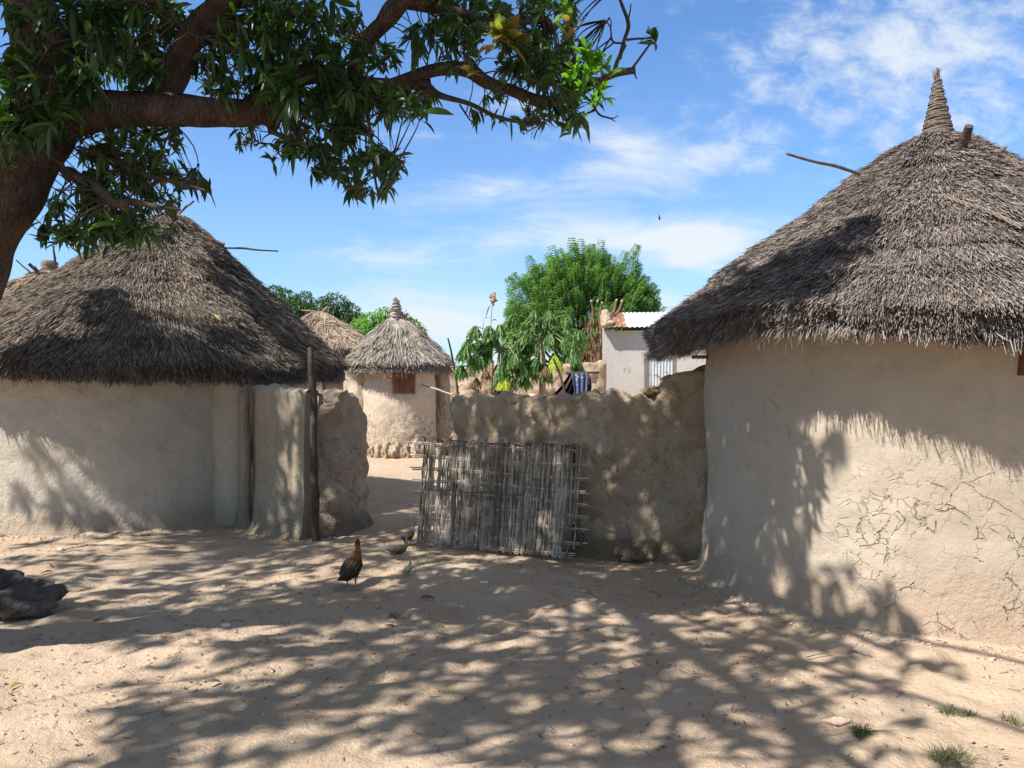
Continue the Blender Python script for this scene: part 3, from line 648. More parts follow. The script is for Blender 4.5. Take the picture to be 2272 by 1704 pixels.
# hatch
def gface(px, py, o=0.0):
    p = cylhit(GR, px, py); n = Vector((p.x-GR['c'][0], p.y-GR['c'][1], 0)).normalized(); return p+n*o
mb = MB(); a = gface(876, 828, .045); b = gface(916, 828, .045); c = gface(916, 871, .045); d = gface(876, 871, .045)
def quadbox(mb, a, b, c, d, dep, m=0):
    n = (b-a).cross(d-a).normalized()
    if n.y > 0: n = -n
    V = [a, b, c, d]+[q-n*dep for q in (a, b, c, d)]
    mb.add([tuple(v) for v in V], [[0, 1, 2, 3], [4, 7, 6, 5], [0, 4, 5, 1], [1, 5, 6, 2], [2, 6, 7, 3], [3, 7, 4, 0]], m)
for i in range(4):
    t0, t1 = i/4+.01, (i+1)/4-.01; quadbox(mb, a.lerp(b, t0), a.lerp(b, t1), d.lerp(c, t1), d.lerp(c, t0), .05)
hat = mb.build('hatch', M['redwood'], gr)
mb = MB()
def bar(mb, p, q, r_): tube(mb, [p, q], r_, 4)
bar(mb, gface(874, 872, .05), gface(918, 872, .05), .022); bar(mb, gface(874, 826, .05), gface(874, 874, .05), .02); bar(mb, gface(918, 826, .05), gface(918, 874, .05), .02)
mb.build('frame', M['wood'], hat)
stick(gr, gface(938, 854, -.05), P(1010, 877, 15.6), .018, m='thatch_g')
mb = MB(); blobmesh(mb, gface(862, 840, -.05), (.1, .06, .05), 2, .3, 10); mb.build('mud_knob', M['granary'], gr)
for i, (px, w_, h_) in enumerate(((807, .26, .40), (826, .16, .34), (843, .24, .32), (858, .17, .42), (878, .26, .38), (900, .24, .36), (921, .30, .44), (945, .22, .32), (965, .2, .3))):
    p = cylhit(GR, min(max(px, 815), 955), 1000); mb = MB(); blobmesh(mb, (P(px, 1000, p.y).x, p.y-.02+random.uniform(-.03, .02), .10), (w_*.55, .16, h_*.55), i+30, .55, 16, 0, 1.6)
    mb.build('foundation_stone', M['granary'], gr)
tag(mudwall([zt(770, 905, 17.6), zt(779, 860, 17.4), zt(790, 815, 17.1), zt(806, 812, 17.0)], M['granary'], .30, .06, 17, .05, .05, lump=.05), 'sunlit crumbling mud pier against the left side of the granary', 'wall', 'low mud compound walls')
tag(mudwall([zt(962, 800, 17.6), zt(984, 805, 17.4), zt(992, 880, 17.35), zt(999, 905, 17.3)], M['rubble'], .35, .05, 19, .05, .05, lump=.05), 'shaded mud wall stub just right of the granary', 'wall', 'low mud compound walls')
tag(mudwall([zt(985, 900, 21.2), zt(1000, 822, 21), zt(1050, 820, 21), zt(1080, 806, 21), zt(1110, 812, 21), zt(1160, 806, 21), zt(1230, 806, 21), zt(1268, 812, 21), zt(1285, 806, 21), zt(1312, 808, 21), zt(1345, 804, 21)],
            M['far_wall'], .35, .05, 27, .05, .06, lump=.05, topamp=.06), 'sunlit reddish mud wall beyond the papaya plants', 'wall', 'low mud compound walls')
mb = MB()
for i, (px, py, s_) in enumerate(((1022, 872, .12), (1026, 862, .08), (1030, 868, .15), (1037, 858, .17), (1040, 872, .18), (1056, 876, .12))):
    p = P(px, py, 14.5); blobmesh(mb, p, (s_*.9, s_*.6, s_*.7), i, .5, 8)
blobmesh(mb, P(1034, 905, 14.5), (.20, .3, .35), 8, .2, 12)
tag(mb.build('rubble_heap', M['far_wall'], None, (P(1020, 905, 14.5).x, 14.5, 0)), 'pale rubble heap poking above the left end of the front compound wall', 'rubble')
# hut behind
bh = thing('thatched_hut', 'reddish mud hut with ochre thatch half hidden between left hut and granary', 'hut', (*BH['c'], 0), 'round thatched huts')
hutwall('wall', BH, M['redmud'], bh, 2.4, .0, .2, .03, 23, 100, 40)
bf = roof(BH, M['thatch_b'], bh, 26000, .38, .014, 4, .10, 9.0, .84, .15, .09)
for q in (((700, 692), (668, 688)), ((716, 692), (727, 680)), ((708, 690), (705, 679)), ((742, 715), (720, 717)), ((722, 690), (732, 682))):
    stick(bf, P(*q[0], 19.0), P(*q[1], 18.9), .02, m='thatch_b')
mb = MB(); p = cylhit(BH, 719, 830); tube(mb, [(p.x, p.y-.06, .4), (p.x, p.y-.06, 2.25)], .028, 8); mb.build('door_post', M['darkwood'], bh)
mb = MB(); p = cylhit(BH, 708, 830); p2 = cylhit(BH, 716, 830); quadbox(mb, Vector((p.x, p.y-.03, 2.2)), Vector((p2.x, p2.y-.03, 2.2)), Vector((p2.x, p2.y-.03, .5)), Vector((p.x, p.y-.03, .5)), .05)
mb.build('door_jamb', M['white'], bh)
fh = thing('thatched_hut', 'far thatched roof with knotted top peeking over the left hut beside the tree trunk', 'hut', (*FH['c'], 0), 'round thatched huts')
hutwall('wall', FH, M['redmud'], fh, 1.9, .0, .2, .02, 29, 80, 20)
ff = roof(FH, M['thatch_b'], fh, 40000, .36, .011, 6, .1, 11.0, .84, .12, .09)
mb = MB(); fx, fy = FH['ac']; lathe(mb, (fx, fy), [(.19, 3.42), (.13, 3.52), (.115, 3.60), (.13, 3.66), (.14, 3.72), (.10, 3.75)], 20, 0, True, .25); mb.build('finial', M['coil'], ff)
for q, r_ in ((((88, 608), (64, 585)), .035), (((125, 602), (118, 545)), .02), (((138, 602), (153, 590)), .025), (((120, 586), (134, 600)), .01), (((88, 625), (36, 577)), .013)):
    stick(ff, P(*q[0], 13.9), P(*q[1], 13.8), r_, m='darkwood')
roperoof(FH, [(58, 615), (75, 611), (95, 611), (115, 613), (130, 620)], .010, ff)

# ------------------------------------------------------------------ white house, tin-roofed house
def corr(mb, O, U, Vd, lu, lv, pitch, amp, n, m=0):
    nu = max(8, int(lu/pitch*8)); V = []
    for i in range(nu+1):
        for k in (0, 1):
            for s_ in (0, 1): p = O+U*(lu*i/nu)+Vd*(lv*k)+n*(amp*math.sin(2*math.pi*i/nu*lu/pitch)-s_*.006); V.append(tuple(p))
    F = []
    for i in range(nu): a = i*4; F += [[a, a+4, a+6, a+2], [a+1, a+3, a+7, a+5], [a, a+1, a+5, a+4], [a+2, a+6, a+7, a+3]]
    mb.add(V, F, m, False)
def tinmat(name, base, rust=.3, rs=2.0):
    m, t = mat(name); oc = t.n('ShaderNodeTexCoord').outputs['Object']; n = t.noise(oc, rs, 6, .65); n2 = t.noise(t.mapping(oc, (6, 6, .6)), 2.0, 5, .6)
    c = t.mix(t.mr(n2, .4, .7, 0, .4), base, tuple(x*.7 for x in base)); c = t.mix(t.mr(n, .66-rust*.4, .72-rust*.4), c, (.32, .13, .06)) if rust else c
    b = fin(t, c, .45, n2, .2, .005, .5); b.inputs['Metallic'].default_value = 0.0; return m
M['tin'] = tinmat('tin', (.80, .82, .84), .0); M['rusttin'] = tinmat('rusty_tin', (.62, .48, .36), .62, 5.0); M['doortin'] = tinmat('door_tin', (.46, .50, .51), .34, 2.2); M['bluetin'] = tinmat('blue_tin', (.42, .52, .70), .0)
WY = 22.0; x0 = (1338-CX)/FPX*WY; wu = Vector((math.cos(R_(-6)), math.sin(R_(-6)), 0)); wn = Vector((-wu.y, wu.x, 0)); A0 = Vector((x0, WY, 0)); WE = 3.07
wh = thing('white_house', 'pale plastered house with corrugated tin roof behind the compound wall', 'house', tuple(A0))
def wp(u, d, z): v = A0+wu*u+wn*d; return Vector((v.x, v.y, z))
mb = MB(); V = []; nu, nv_ = 40, 24
du = 5.2; dx0, dx1 = (1431-1338)/FPX*WY, (1494-1338)/FPX*WY; dtop = CH+(852-789)/FPX*WY
def wallquad(u0, u1, z0, z1, d=0.0): quadbox(mb, wp(u0, d, z1), wp(u1, d, z1), wp(u1, d, z0), wp(u0, d, z0), .22)
wallquad(0, dx0, -.1, WE-.05); wallquad(dx0, dx1, dtop, WE-.05); wallquad(dx1, du, -.1, WE-.05)
# gable end rising to the back
g = [wp(0, .2, -.1), wp(0, 3.2, -.1), wp(0, 3.2, 3.72), wp(0, .2, WE)]; g2 = [q+wu*.22 for q in g]
mb.add([tuple(v) for v in g+g2], [[0, 1, 2, 3], [4, 7, 6, 5], [0, 4, 5, 1], [1, 5, 6, 2], [2, 6, 7, 3], [3, 7, 4, 0]])
mb.build('wall', M['white'], wh)
mb = MB(); sv = wp(0, 3.2, 3.80)-wp(0, -.32, WE+.03); lv = sv.length; sv.normalize(); nn = wu.cross(sv).normalized()
corr(mb, wp(.62, -.34, WE+.03), wu, sv, du-.4, lv, .13, .014, nn); roofw = mb.build('roof', M['tin'], wh)
mb = MB(); corr(mb, wp(-.06, -.34, WE+.035), wu, sv, .72, lv, .13, .014, nn); mb.build('rusty_roof_sheet', M['rusttin'], roofw)
for i in range(12):
    mb = MB(); q = wp(.02+random.uniform(-.02, .22)*(1 if i % 2 else .4), -.2+i*.28, WE+.10+(i*.28)*.2); blobmesh(mb, q, (.13, .16, .09), i+50, .45, 8); mb.build('roof_stone', M['far_wall'], roofw)
mb = MB(); corr(mb, wp(dx0+.03, .05, .1), wu, Vector((0, 0, 1)), dx1-dx0-.06, dtop-.14, .085, .014, -wn); dr = mb.build('door', M['doortin'], wh)
mb = MB()
for u_ in (dx0-.0, dx1): quadbox(mb, wp(u_-.035, -.02, dtop+.04), wp(u_+.035, -.02, dtop+.04), wp(u_+.035, -.02, 0), wp(u_-.035, -.02, 0), .06)
quadbox(mb, wp(dx0-.03, -.024, dtop+.05), wp(dx1+.03, -.024, dtop+.05), wp(dx1+.03, -.024, dtop-.02), wp(dx0-.03, -.024, dtop-.02), .06)
mb.build('frame', M['wood'], dr)
mb = MB(); q = P(1384, 826, 21.7)                                        # small painted number on the plaster
for seg in ([(0, 9), (0, 0)], [(0, 9), (5, 9), (5, 6)], [(9, 9), (13, 8), (11, 5), (14, 3), (9, 0)]): tube(mb, [q+wu*(a*.012)+Vector((0, -.005, b*.012)) for a, b in seg], .006, 4)
q = wp((1384-1338)/FPX*WY, -.012, CH+.32)
mb = MB()
for seg in ([(0, 9), (0, 0)], [(0, 9), (5, 9)], [(0, 5), (4, 5)], [(8, 9), (13, 8), (10, 5), (13, 3), (8, 0)]): tube(mb, [q+wu*(a*.013)+Vector((0, 0, b*.013)) for a, b in seg], .003, 4)
mb.build('painted_mark', M['wood'], wh)
bhs = thing('tin_roofed_house', 'distant house with pale blue tin roof glimpsed behind the granary', 'house', (-6.0, 30, 0))
mb = MB(); box(mb, (-7.2, 30, -.2), (-4.3, 33, 3.1)); mb.build('wall', M['white'], bhs)
mb = MB(); sv = (Vector((0, 3.2, .42))).normalized(); corr(mb, Vector((-7.4, 29.7, 3.14)), Vector((1, 0, 0)), sv, 3.3, 3.3, .18, .02, Vector((0, -.12, .99))); mb.build('roof', M['bluetin'], bhs)

# ------------------------------------------------------------------ papaya plants
def papaya(cx, cy, Y, tops, base_px, label, seed):
    c = P(cx, cy, Y); b = Vector((P(base_px, 900, Y).x, Y, 0)); t = thing('papaya_plant', label, 'papaya plant', tuple(b), 'papaya plants in the compound')
    mb = MB(); tube(mb, [b, b.lerp(c, .5)+Vector((.02, 0, 0)), c-Vector((0, 0, .1)), c+Vector((0, 0, .06))], [.075, .06, .045, .03], 10, 0, True, 6, .12); mb.build('stem', M['pstem'], t)
    mp = MB(); ml = MB()
    for i, (px, py, kind) in enumerate(tops):
        e = P(px, py, Y+random.uniform(-.45, .45)); mid = (c+e)/2+Vector((0, 0, .10))
        tube(mp, [c, mid, e], [.010, .006], 6, 0, True, 5)
        out = Vector((e.x-c.x, e.y-c.y, 0)); out = out.normalized() if out.length > .05 else Vector((random.gauss(0, 1), -1, 0)).normalized()
        nl = 9; n_ = nl
        for k in range(nl):
            a = (k-(nl-1)/2)/(nl-1)*R_(290); s_ = Vector((-out.y, out.x, 0))
            d = out*math.cos(a)*.9+s_*math.sin(a)*.9+Vector((0, 0, -.35-.5*abs(math.sin(a))-random.uniform(0, .25)))
            L = random.uniform(.20, .29)*(1 if kind != 2 else .8)*(1-.25*abs(a)/2.5); 
            dn = unit(np.array([tuple(d)])); bb = np.array([tuple(e)])
            W_ = .074 if kind != 2 else .03
            leaves(ml, bb, dn, L, W_, .75, kind, 5, .35, .5, (.25, .75, .6, 1, .6, .03))
            for f_, q_ in ((.35, .55), (.55, .5), (.7, .35)):                   # side lobes
                pb = bb+dn*L*f_*(1-.35*.75*f_)+np.array([0, 0, -1.])*L*.75*f_*f_
                sd = unit(np.cross(dn, [[0, 0, 1.]])); 
                for sg in (-1, 1): leaves(ml, pb, dn*.7+sd*sg*.75+np.array([[0, 0, -.45]]), L*q_*.62, W_*.55, .5, kind, 3, .3, .5)
    mp.build('petioles', M['petiole'], t); ml.build('leaves', [M['papaya'], M['yellow'], M['deadleaf']], t)
def c5(x, y): return 950+x/3.403, 500+y/3.403
tR = [(800, 640, 0), (905, 640, 0), (1040, 670, 0), (910, 720, 0), (650, 670, 0), (700, 740, 0), (810, 890, 0), (1130, 790, 0), (1030, 870, 0), (1105, 960, 0), (960, 985, 1), (790, 1060, 0), (880, 1060, 2), (1130, 1050, 0), (1120, 1000, 0), (850, 690, 0), (740, 830, 0), (980, 790, 0)]
tL = [(360, 760, 0), (460, 760, 0), (540, 750, 0), (435, 860, 0), (310, 860, 0), (280, 910, 0), (360, 970, 0), (250, 1055, 0), (600, 980, 0), (620, 920, 0), (570, 1130, 1), (365, 1150, 2), (640, 840, 0), (720, 1120, 0), (690, 1120, 2), (660, 1000, 0), (520, 1050, 2), (440, 1090, 2)]
for T_, n_, (a0, b0), (a1, b1) in ((tR, 20, (860, 850), (300, 260)), (tL, 17, (560, 930), (260, 220))):
    for i in range(n_):
        an = random.uniform(0, 6.28); T_.append((a0+a1*math.cos(an)*random.uniform(.3, .95), b0+b1*math.sin(an)*random.uniform(.3, .8)+40, 0))
papaya(*c5(862, 850), 13.0, [(*c5(a, b), k) for a, b, k in tR], c5(842, 0)[0], 'taller papaya plant with a crown of drooping leaves, nearer the white house', 1)
papaya(*c5(548, 945), 12.7, [(*c5(a, b), k) for a, b, k in tL], c5(600, 0)[0], 'lower papaya plant with yellowing leaves, nearer the granary', 2)
# sorghum stalk, long stick
mb = MB(); b = P(1082, 900, 14.5); tube(mb, [Vector((b.x, b.y, 0)), P(1086, 780, 14.5), P(1089, 720, 14.5), P(1093, 665, 14.5)], [.016, .007], 6, 0, True, 6)
sg = thing('sorghum_stalk', 'single tall sorghum stalk with pale seed head above the papaya leaves', 'sorghum stalk', (b.x, b.y, 0)); mb.build('stem', M['petiole'], sg)
mb = MB(); blobmesh(mb, P(1094, 662, 14.5), (.035, .035, .11), 3, .2, 8)
for i in range(90):
    q = P(1094, 662, 14.5)+Vector((random.gauss(0, .02), random.gauss(0, .02), random.gauss(0, .05))); blobmesh(mb, q, (.019, .019, .024), i, .1, 3)
mb.build('seed_head', M['thatch_b'], sg)
mb = MB(); leaves(mb, [tuple(P(1089, 676, 14.5)), tuple(P(1088, 706, 14.5)), tuple(P(1091, 712, 14.5)), tuple(P(1076, 710, 14.5))], [(-.5, 0, -.8), (-1, 0, .2), (.8, 0, .5), (-.3, 0, -1)], np.array([.22, .22, .16, .2]), .05, .5, 0, 5)
mb.build('leaves', M['far_leaf'], sg)
mb = MB(); tube(mb, [P(1022, 930, 14.3), P(1013, 850, 14.2), P(1003, 790, 14.1), P(994, 750, 14.0)], [.022, .02, .017, .014], 7, 0, True, 6, .15)
tag(mb.build('long_pole', M['darkwood'], None, tuple(P(1022, 930, 14.3))), 'thin dark pole leaning upright beside the granary roof', 'pole')
mb = MB(); tube(mb, [P(1000, 815, 14.9), P(1080, 806, 14.8), P(1095, 800, 14.8)], .02, 7, 0, True, 6, .2)
mb2 = MB()
tag(mb.build('pole', M['wood'], None, tuple(P(1000, 812, 14.9))), 'crooked horizontal pole resting behind the lower papaya plant', 'pole')
mb = MB(); 
for q in ([(1089, 880), (1092, 840), (1094, 800)],): tube(mb, [P(x, y, 14.8) for x, y in q], .02, 7, 0, True, 6, .2)
p = P(1089, 880, 14.8); tube(mb, [(p.x, p.y, 0), p], .022, 7); tag(mb.build('stake', M['redwood'], None, (p.x, p.y, 0)), 'reddish forked stake standing left of the lower papaya plant', 'stake')

# ------------------------------------------------------------------ drying frame with cloth, tarps, calabash
M['cloth'] = None
m, t = mat('printed_cloth'); oc = t.n('ShaderNodeTexCoord').outputs['Object']; wv = t.n('ShaderNodeTexVoronoi', ins={'Vector': oc, 'Scale': 9.0})
ringm = t.m('MULTIPLY', t.mr(wv.outputs['Distance'], .26, .30), t.mr(wv.outputs['Distance'], .36, .32)); ringm = t.m('MULTIPLY', ringm, t.mr(t.noise(oc, 12, 2), .5, .55))
fin(t, t.mix(ringm, (.115, .14, .235), (.55, .58, .66)), .9, t.noise(oc, 90, 2), .3, .003); M['cloth'] = m
M['tarp'] = plain('black_tarp', (.022, .022, .026), .55, 14, .4, .01, .4)
DY = 10.6
fr = thing('drying_frame', 'rough dark stick frame draped in black plastic behind the compound wall', 'frame', tuple(P(1260, 900, DY)))
mb = MB()
for q in ([(1262, 905), (1245, 840), (1228, 795)], [(1225, 905), (1255, 862), (1272, 828)], [(1255, 828), (1330, 826)], [(1300, 905), (1310, 860), (1304, 826)], [(1242, 900), (1252, 870), (1250, 850)]): tube(mb, [P(x, y, DY) for x, y in q], .016, 7, 0, True, 5, .25)
for px in (1246, 1305): p = P(px, 890, DY); tube(mb, [(p.x, p.y, 0), p], .018, 7)
mb.build('stick_frame', M['darkwood'], fr)
def drape(tri_rows, Y, m, parent, name, fold=.025, loc=None, nf=5):
    V = []; n = 26; k = len(tri_rows); rows = catmull([np.array(r_, float) for r_ in tri_rows], 5)
    for r_ in rows:
        for i in range(n+1):
            a = i/n; p = P(r_[0]+(r_[2]-r_[0])*a, r_[1]+(r_[3]-r_[1])*a, Y); p.y += fold*math.sin(a*nf*6.28+r_[1]*.05); V.append(tuple(p))
    nr_ = len(rows); F = [[i*(n+1)+j, i*(n+1)+j+1, (i+1)*(n+1)+j+1, (i+1)*(n+1)+j] for i in range(nr_-1) for j in range(n)]
    mb = MB(); mb.add(V, F, 0, True); o = mb.build(name, m, parent, loc); sm = o.modifiers.new('thickness', 'SOLIDIFY'); sm.thickness = .006; return o
drape([(1262, 830, 1300, 830), (1245, 855, 1306, 850), (1220, 885, 1312, 895)], DY+.05, M['tarp'], fr, 'tarp', .05)
drape([(1245, 858, 1250, 858), (1228, 872, 1256, 872), (1205, 890, 1262, 890)], DY+.12, M['tarp'], fr, 'tarp', .03)
cl = drape([(1266, 829, 1302, 831), (1268, 832, 1303, 830), (1273, 860, 1303, 858), (1276, 880, 1303, 874), (1282, 886, 1303, 876)], DY-.06, M['cloth'], None, 'blue_cloth', .022, tuple(P(1285, 830, DY-.06)), 3)
tag(cl, 'faded blue printed cloth hung over the drying frame behind the wall', 'cloth')
tp = thing('tarp_shelter', 'crumpled black plastic pen around the foot of the lower papaya plant', 'tarp', tuple(P(1110, 900, 10.4)))
mb = MB(); ap = [P(1083, 884, 10.3), P(1100, 866, 10.4), P(1116, 874, 10.2), P(1130, 870, 10.5), P(1162, 884, 10.4)]
drape([(1098, 866, 1128, 868), (1088, 880, 1150, 880), (1082, 896, 1185, 896)], 10.4, M['tarp'], tp, 'tarp', .07, None, 3)
mb = MB()
for q in ([(1100, 900), (1096, 858)], [(1128, 890), (1140, 862), (1152, 846)], [(1132, 880), (1134, 850), (1142, 838)], [(1090, 890), (1104, 868)]): tube(mb, [P(x, y, 10.3) for x, y in q], .011, 6, 0, True, 4, .2)
mb.build('sticks', M['darkwood'], tp)
M['calabash'] = plain('calabash', (.62, .44, .20), .45, 6, .2, .003, .4)
mb = MB(); cc = P(1181, 886, 9.9); blobmesh(mb, cc, (.088, .088, .075), 3, .04, 16); q = MB()
tag(mb.build('calabash', M['calabash'], None, tuple(cc)), 'round yellow calabash showing just above the compound wall', 'calabash')
mb = MB(); p = P(1181, 886, 9.9); box(mb, (p.x-.2, p.y-.2, p.z-.14), (p.x+.2, p.y+.2, p.z-.07));
for a_ in (-.16, .16):
    for b_ in (-.16, .16): tube(mb, [(p.x+a_, p.y+b_, 0), (p.x+a_, p.y+b_, p.z-.1)], .02, 6)
tag(mb.build('low_stand', M['wood'], None, (p.x, p.y, 0)), 'wooden stand carrying the yellow calabash behind the wall', 'stand')

# ------------------------------------------------------------------ the mango tree
def project(p): return (CX+p[0]/p[1]*FPX, CY-(p[2]-CH)/p[1]*FPX) if p[1] > .05 else None
def inframe(p, m=40):
    q = project(p); return q is not None and -m < q[0] < 2272+m and -m < q[1] < 1704+m
TY = 4.3; base = Vector((-3.72, 4.5, 0))
tree = thing('mango_tree', 'old mango tree leaning in from the left with dark hanging leaves over the yard', 'tree', tuple(base))
mb = MB()
trunk = [base+Vector((-.05, 0, -.15)), base+Vector((0, 0, .25)), P(-235, 1060, 4.45), P(-165, 800, 4.4), P(-84, 600, 4.33), P(-10, 450, 4.3), P(50, 340, 4.35), P(85, 250, 4.4), P(92, 150, 4.4), P(75, 60, 4.42), P(50, -60, 4.4), P(-10, -300, 4.2), P(-200, -700, 3.9)]
tube(mb, trunk, [.36, .26, .22, .21, .195, .19, .195, .18, .15, .14, .13, .12, .08], 20, 0, True, 8, .16)
mb.build('trunk', M['bark'], tree)
limbs = []                                                                 # (points, radii)
def limb(pts, rad, mt='bark', n=12, rough=.2):
    q = [Vector(p) if len(p) == 3 and isinstance(p, Vector) else P(*p) for p in pts]; mb = MB(); tube(mb, q, rad, n, 0, True, 7, rough); mb.build('limb', M[mt], tree)
    sm = catmull([tuple(v) for v in q], 8); limbs.append([Vector(v) for v in sm]); return q
limb([(85, 275, 4.38), (170, 262, 4.36), (260, 243, 4.35), (370, 246, 4.36), (480, 252, 4.4), (560, 252, 4.42), (625, 248, 4.45)], [.12, .105, .10, .088, .075, .065, .055])
limb([(345, 235, 4.38), (372, 200, 4.42), (398, 135, 4.45), (430, 75, 4.4), (490, 15, 4.3), (560, -80, 4.1), (640, -260, 3.9)], [.085, .078, .075, .075, .07, .065, .05])
limb([(455, 45, 4.35), (500, 62, 4.33), (520, 40, 4.3)], [.05, .055, .03])
limb([(590, 250, 4.44), (605, 275, 4.42), (600, 296, 4.4)], [.05, .042, .012])
limb([(545, 255, 4.42), (575, 222, 4.45), (630, 185, 4.5), (690, 160, 4.52), (760, 180, 4.55), (830, 190, 4.56), (900, 188, 4.56), (955, 188, 4.55)], [.06, .055, .06, .06, .055, .045, .035, .03])
limb([(860, 188, 4.55), (910, 176, 4.55), (970, 156, 4.52), (1036, 154, 4.5), (1078, 182, 4.5), (1130, 200, 4.5), (1200, 224, 4.48), (1262, 214, 4.46), (1310, 192, 4.45), (1360, 164, 4.42), (1410, 156, 4.4)], [.03, .036, .04, .042, .036, .032, .034, .028, .022, .02, .018])
limb([(945, 190, 4.55), (975, 212, 4.5), (1040, 230, 4.48), (1100, 258, 4.46), (1155, 270, 4.45), (1200, 272, 4.45)], [.026, .017, .013, .012, .010, .005], 'twig', 8)
limb([(785, 180, 4.55), (800, 110, 4.5), (830, 72, 4.45), (870, 35, 4.4), (905, -15, 4.3), (1000, -150, 4.1)], [.05, .05, .045, .04, .035, .03])
limb([(840, 60, 4.45), (880, 5, 4.4), (960, 14, 4.4), (1040, 35, 4.4), (1120, 55, 4.4), (1210, 40, 4.4)], [.035, .04, .035, .025, .02, .012])
limb([(150, 385, 4.3), (185, 398, 4.2), (225, 425, 4.12), (255, 450, 4.1), (300, 448, 4.08), (345, 458, 4.05), (400, 466, 4.0)], [.04, .028, .024, .024, .016, .012, .006], 'twig', 9)
limb([(205, 332, 4.4), (260, 360, 4.3), (325, 388, 4.25), (395, 405, 4.2), (455, 423, 4.15)], [.022, .018, .015, .012, .006], 'twig', 8)
limb([(600, 290, 4.4), (640, 310, 4.4), (700, 345, 4.4), (740, 390, 4.4), (790, 430, 4.4)], [.016, .012, .010, .008, .004], 'twig', 6)
limb([(800, 190, 4.5), (815, 250, 4.45), (825, 320, 4.42), (833, 400, 4.4), (842, 440, 4.4)], [.014, .010, .009, .008, .005], 'twig', 6)
limb([(850, 330, 4.4), (880, 350, 4.38), (893, 375, 4.36)], [.006, .004], 'twig', 5)
limb([(1375, 130, 4.42), (1385, 90, 4.42), (1395, 55, 4.42), (1382, 15, 4.42), (1365, -30, 4.42)], [.012, .010, .011, .009, .007], 'twig', 7)
limb([(1360, 168, 4.42), (1372, 130, 4.42), (1388, 100, 4.42)], [.014, .011, .009], 'twig', 7)
limb([(1390, 88, 4.42), (1412, 86, 4.4), (1440, 84, 4.38), (1455, 72, 4.36)], [.008, .006, .005, .003], 'twig', 6)
limb([(1388, 96, 4.42), (1360, 92, 4.42), (1354, 60, 4.42), (1342, 45, 4.42)], [.006, .006, .004, .003], 'twig', 6)
limb([(1354, 66, 4.42), (1356, 50, 4.42), (1352, 40, 4.42)], [.004, .002], 'twig', 5)
limb([(1393, 45, 4.42), (1398, 25, 4.42), (1400, 8, 4.42)], [.006, .003], 'twig', 5)
limb([(1400, 155, 4.4), (1415, 135, 4.4), (1432, 112, 4.39), (1446, 92, 4.38)], [.009, .007, .007, .004], 'twig', 6)
limb([(1405, 156, 4.4), (1413, 176, 4.4)], [.008, .003], 'twig', 5)
limb([(1290, 205, 4.45), (1310, 225, 4.42), (1330, 254, 4.42), (1352, 262, 4.42), (1366, 270, 4.42)], [.008, .006, .006, .005, .002], 'twig', 6)
limb([(1350, 262, 4.42), (1362, 262, 4.42), (1372, 256, 4.42)], [.005, .002], 'twig', 5)
limb([(1020, 232, 4.48), (1035, 255, 4.45), (1048, 270, 4.45), (1060, 262, 4.45)], [.006, .005, .003], 'twig', 5)
limb([(1350, 90+60, 4.4), (1290, 130, 4.35), (1250, 150, 4.35)], [.012, .008, .005], 'twig', 6)
limb([(70, 165, 4.1), (105, 112, 4.05), (115, 95, 4.0)], [.007, .004], 'twig', 5); limb([(70, 165, 4.1), (120, 172, 4.05), (165, 180, 4.0), (205, 178, 3.98)], [.008, .004], 'twig', 5)
limb([(380, 10, 4.2), (392, 45, 4.15), (415, 70, 4.15), (445, 82, 4.15)], [.006, .008, .006, .003], 'twig', 5)

NV = 0
CB = MB(); TW = MB()
allpts = np.array([tuple(v) for l in limbs for v in l]+[tuple(v) for v in catmull([tuple(x) for x in trunk[5:]], 8)])
def rosette(c, n, L, kind=0, down=.2, seg=4, W_=.23, axis=None, droop=(.45, .95)):
    ax = Vector(axis) if axis else Vector((random.gauss(0, .6), random.gauss(0, .6), random.choice([-down-.2, .5, .9])))
    ax = ax.normalized(); a = ax.orthogonal().normalized(); b = ax.cross(a); D = []
    ph0 = random.random()*6
    for i in range(n):
        ph = ph0+i*2.4; el = random.uniform(.15, 1.25); D.append(tuple(ax*math.cos(el)+(a*math.cos(ph)+b*math.sin(ph))*math.sin(el)))
    L_ = L*rng.uniform(.5, 1.2, n); bs = np.array([tuple(c)]*n)-np.array([tuple(ax*.05)])*rng.uniform(0, 1.2, n)[:, None]
    leaves(CB, bs, D, L_, L_*W_*rng.uniform(.8, 1.25, n), rng.uniform(*droop, n), kind, seg, .22, .9)
def twigto(c, r=.004, maxd=.75):
    d = np.linalg.norm(allpts-np.array(tuple(c)), axis=1); j = int(np.argmin(d))
    if d[j] < maxd:
        q = Vector(allpts[j]); mid = (q+c)/2+Vector((random.gauss(0, .03), random.gauss(0, .03), .05*d[j]))
        tube(TW, [q, mid, c], [r*1.2+.001*d[j], r*.5], 5, 0, True, 4, .0, False)
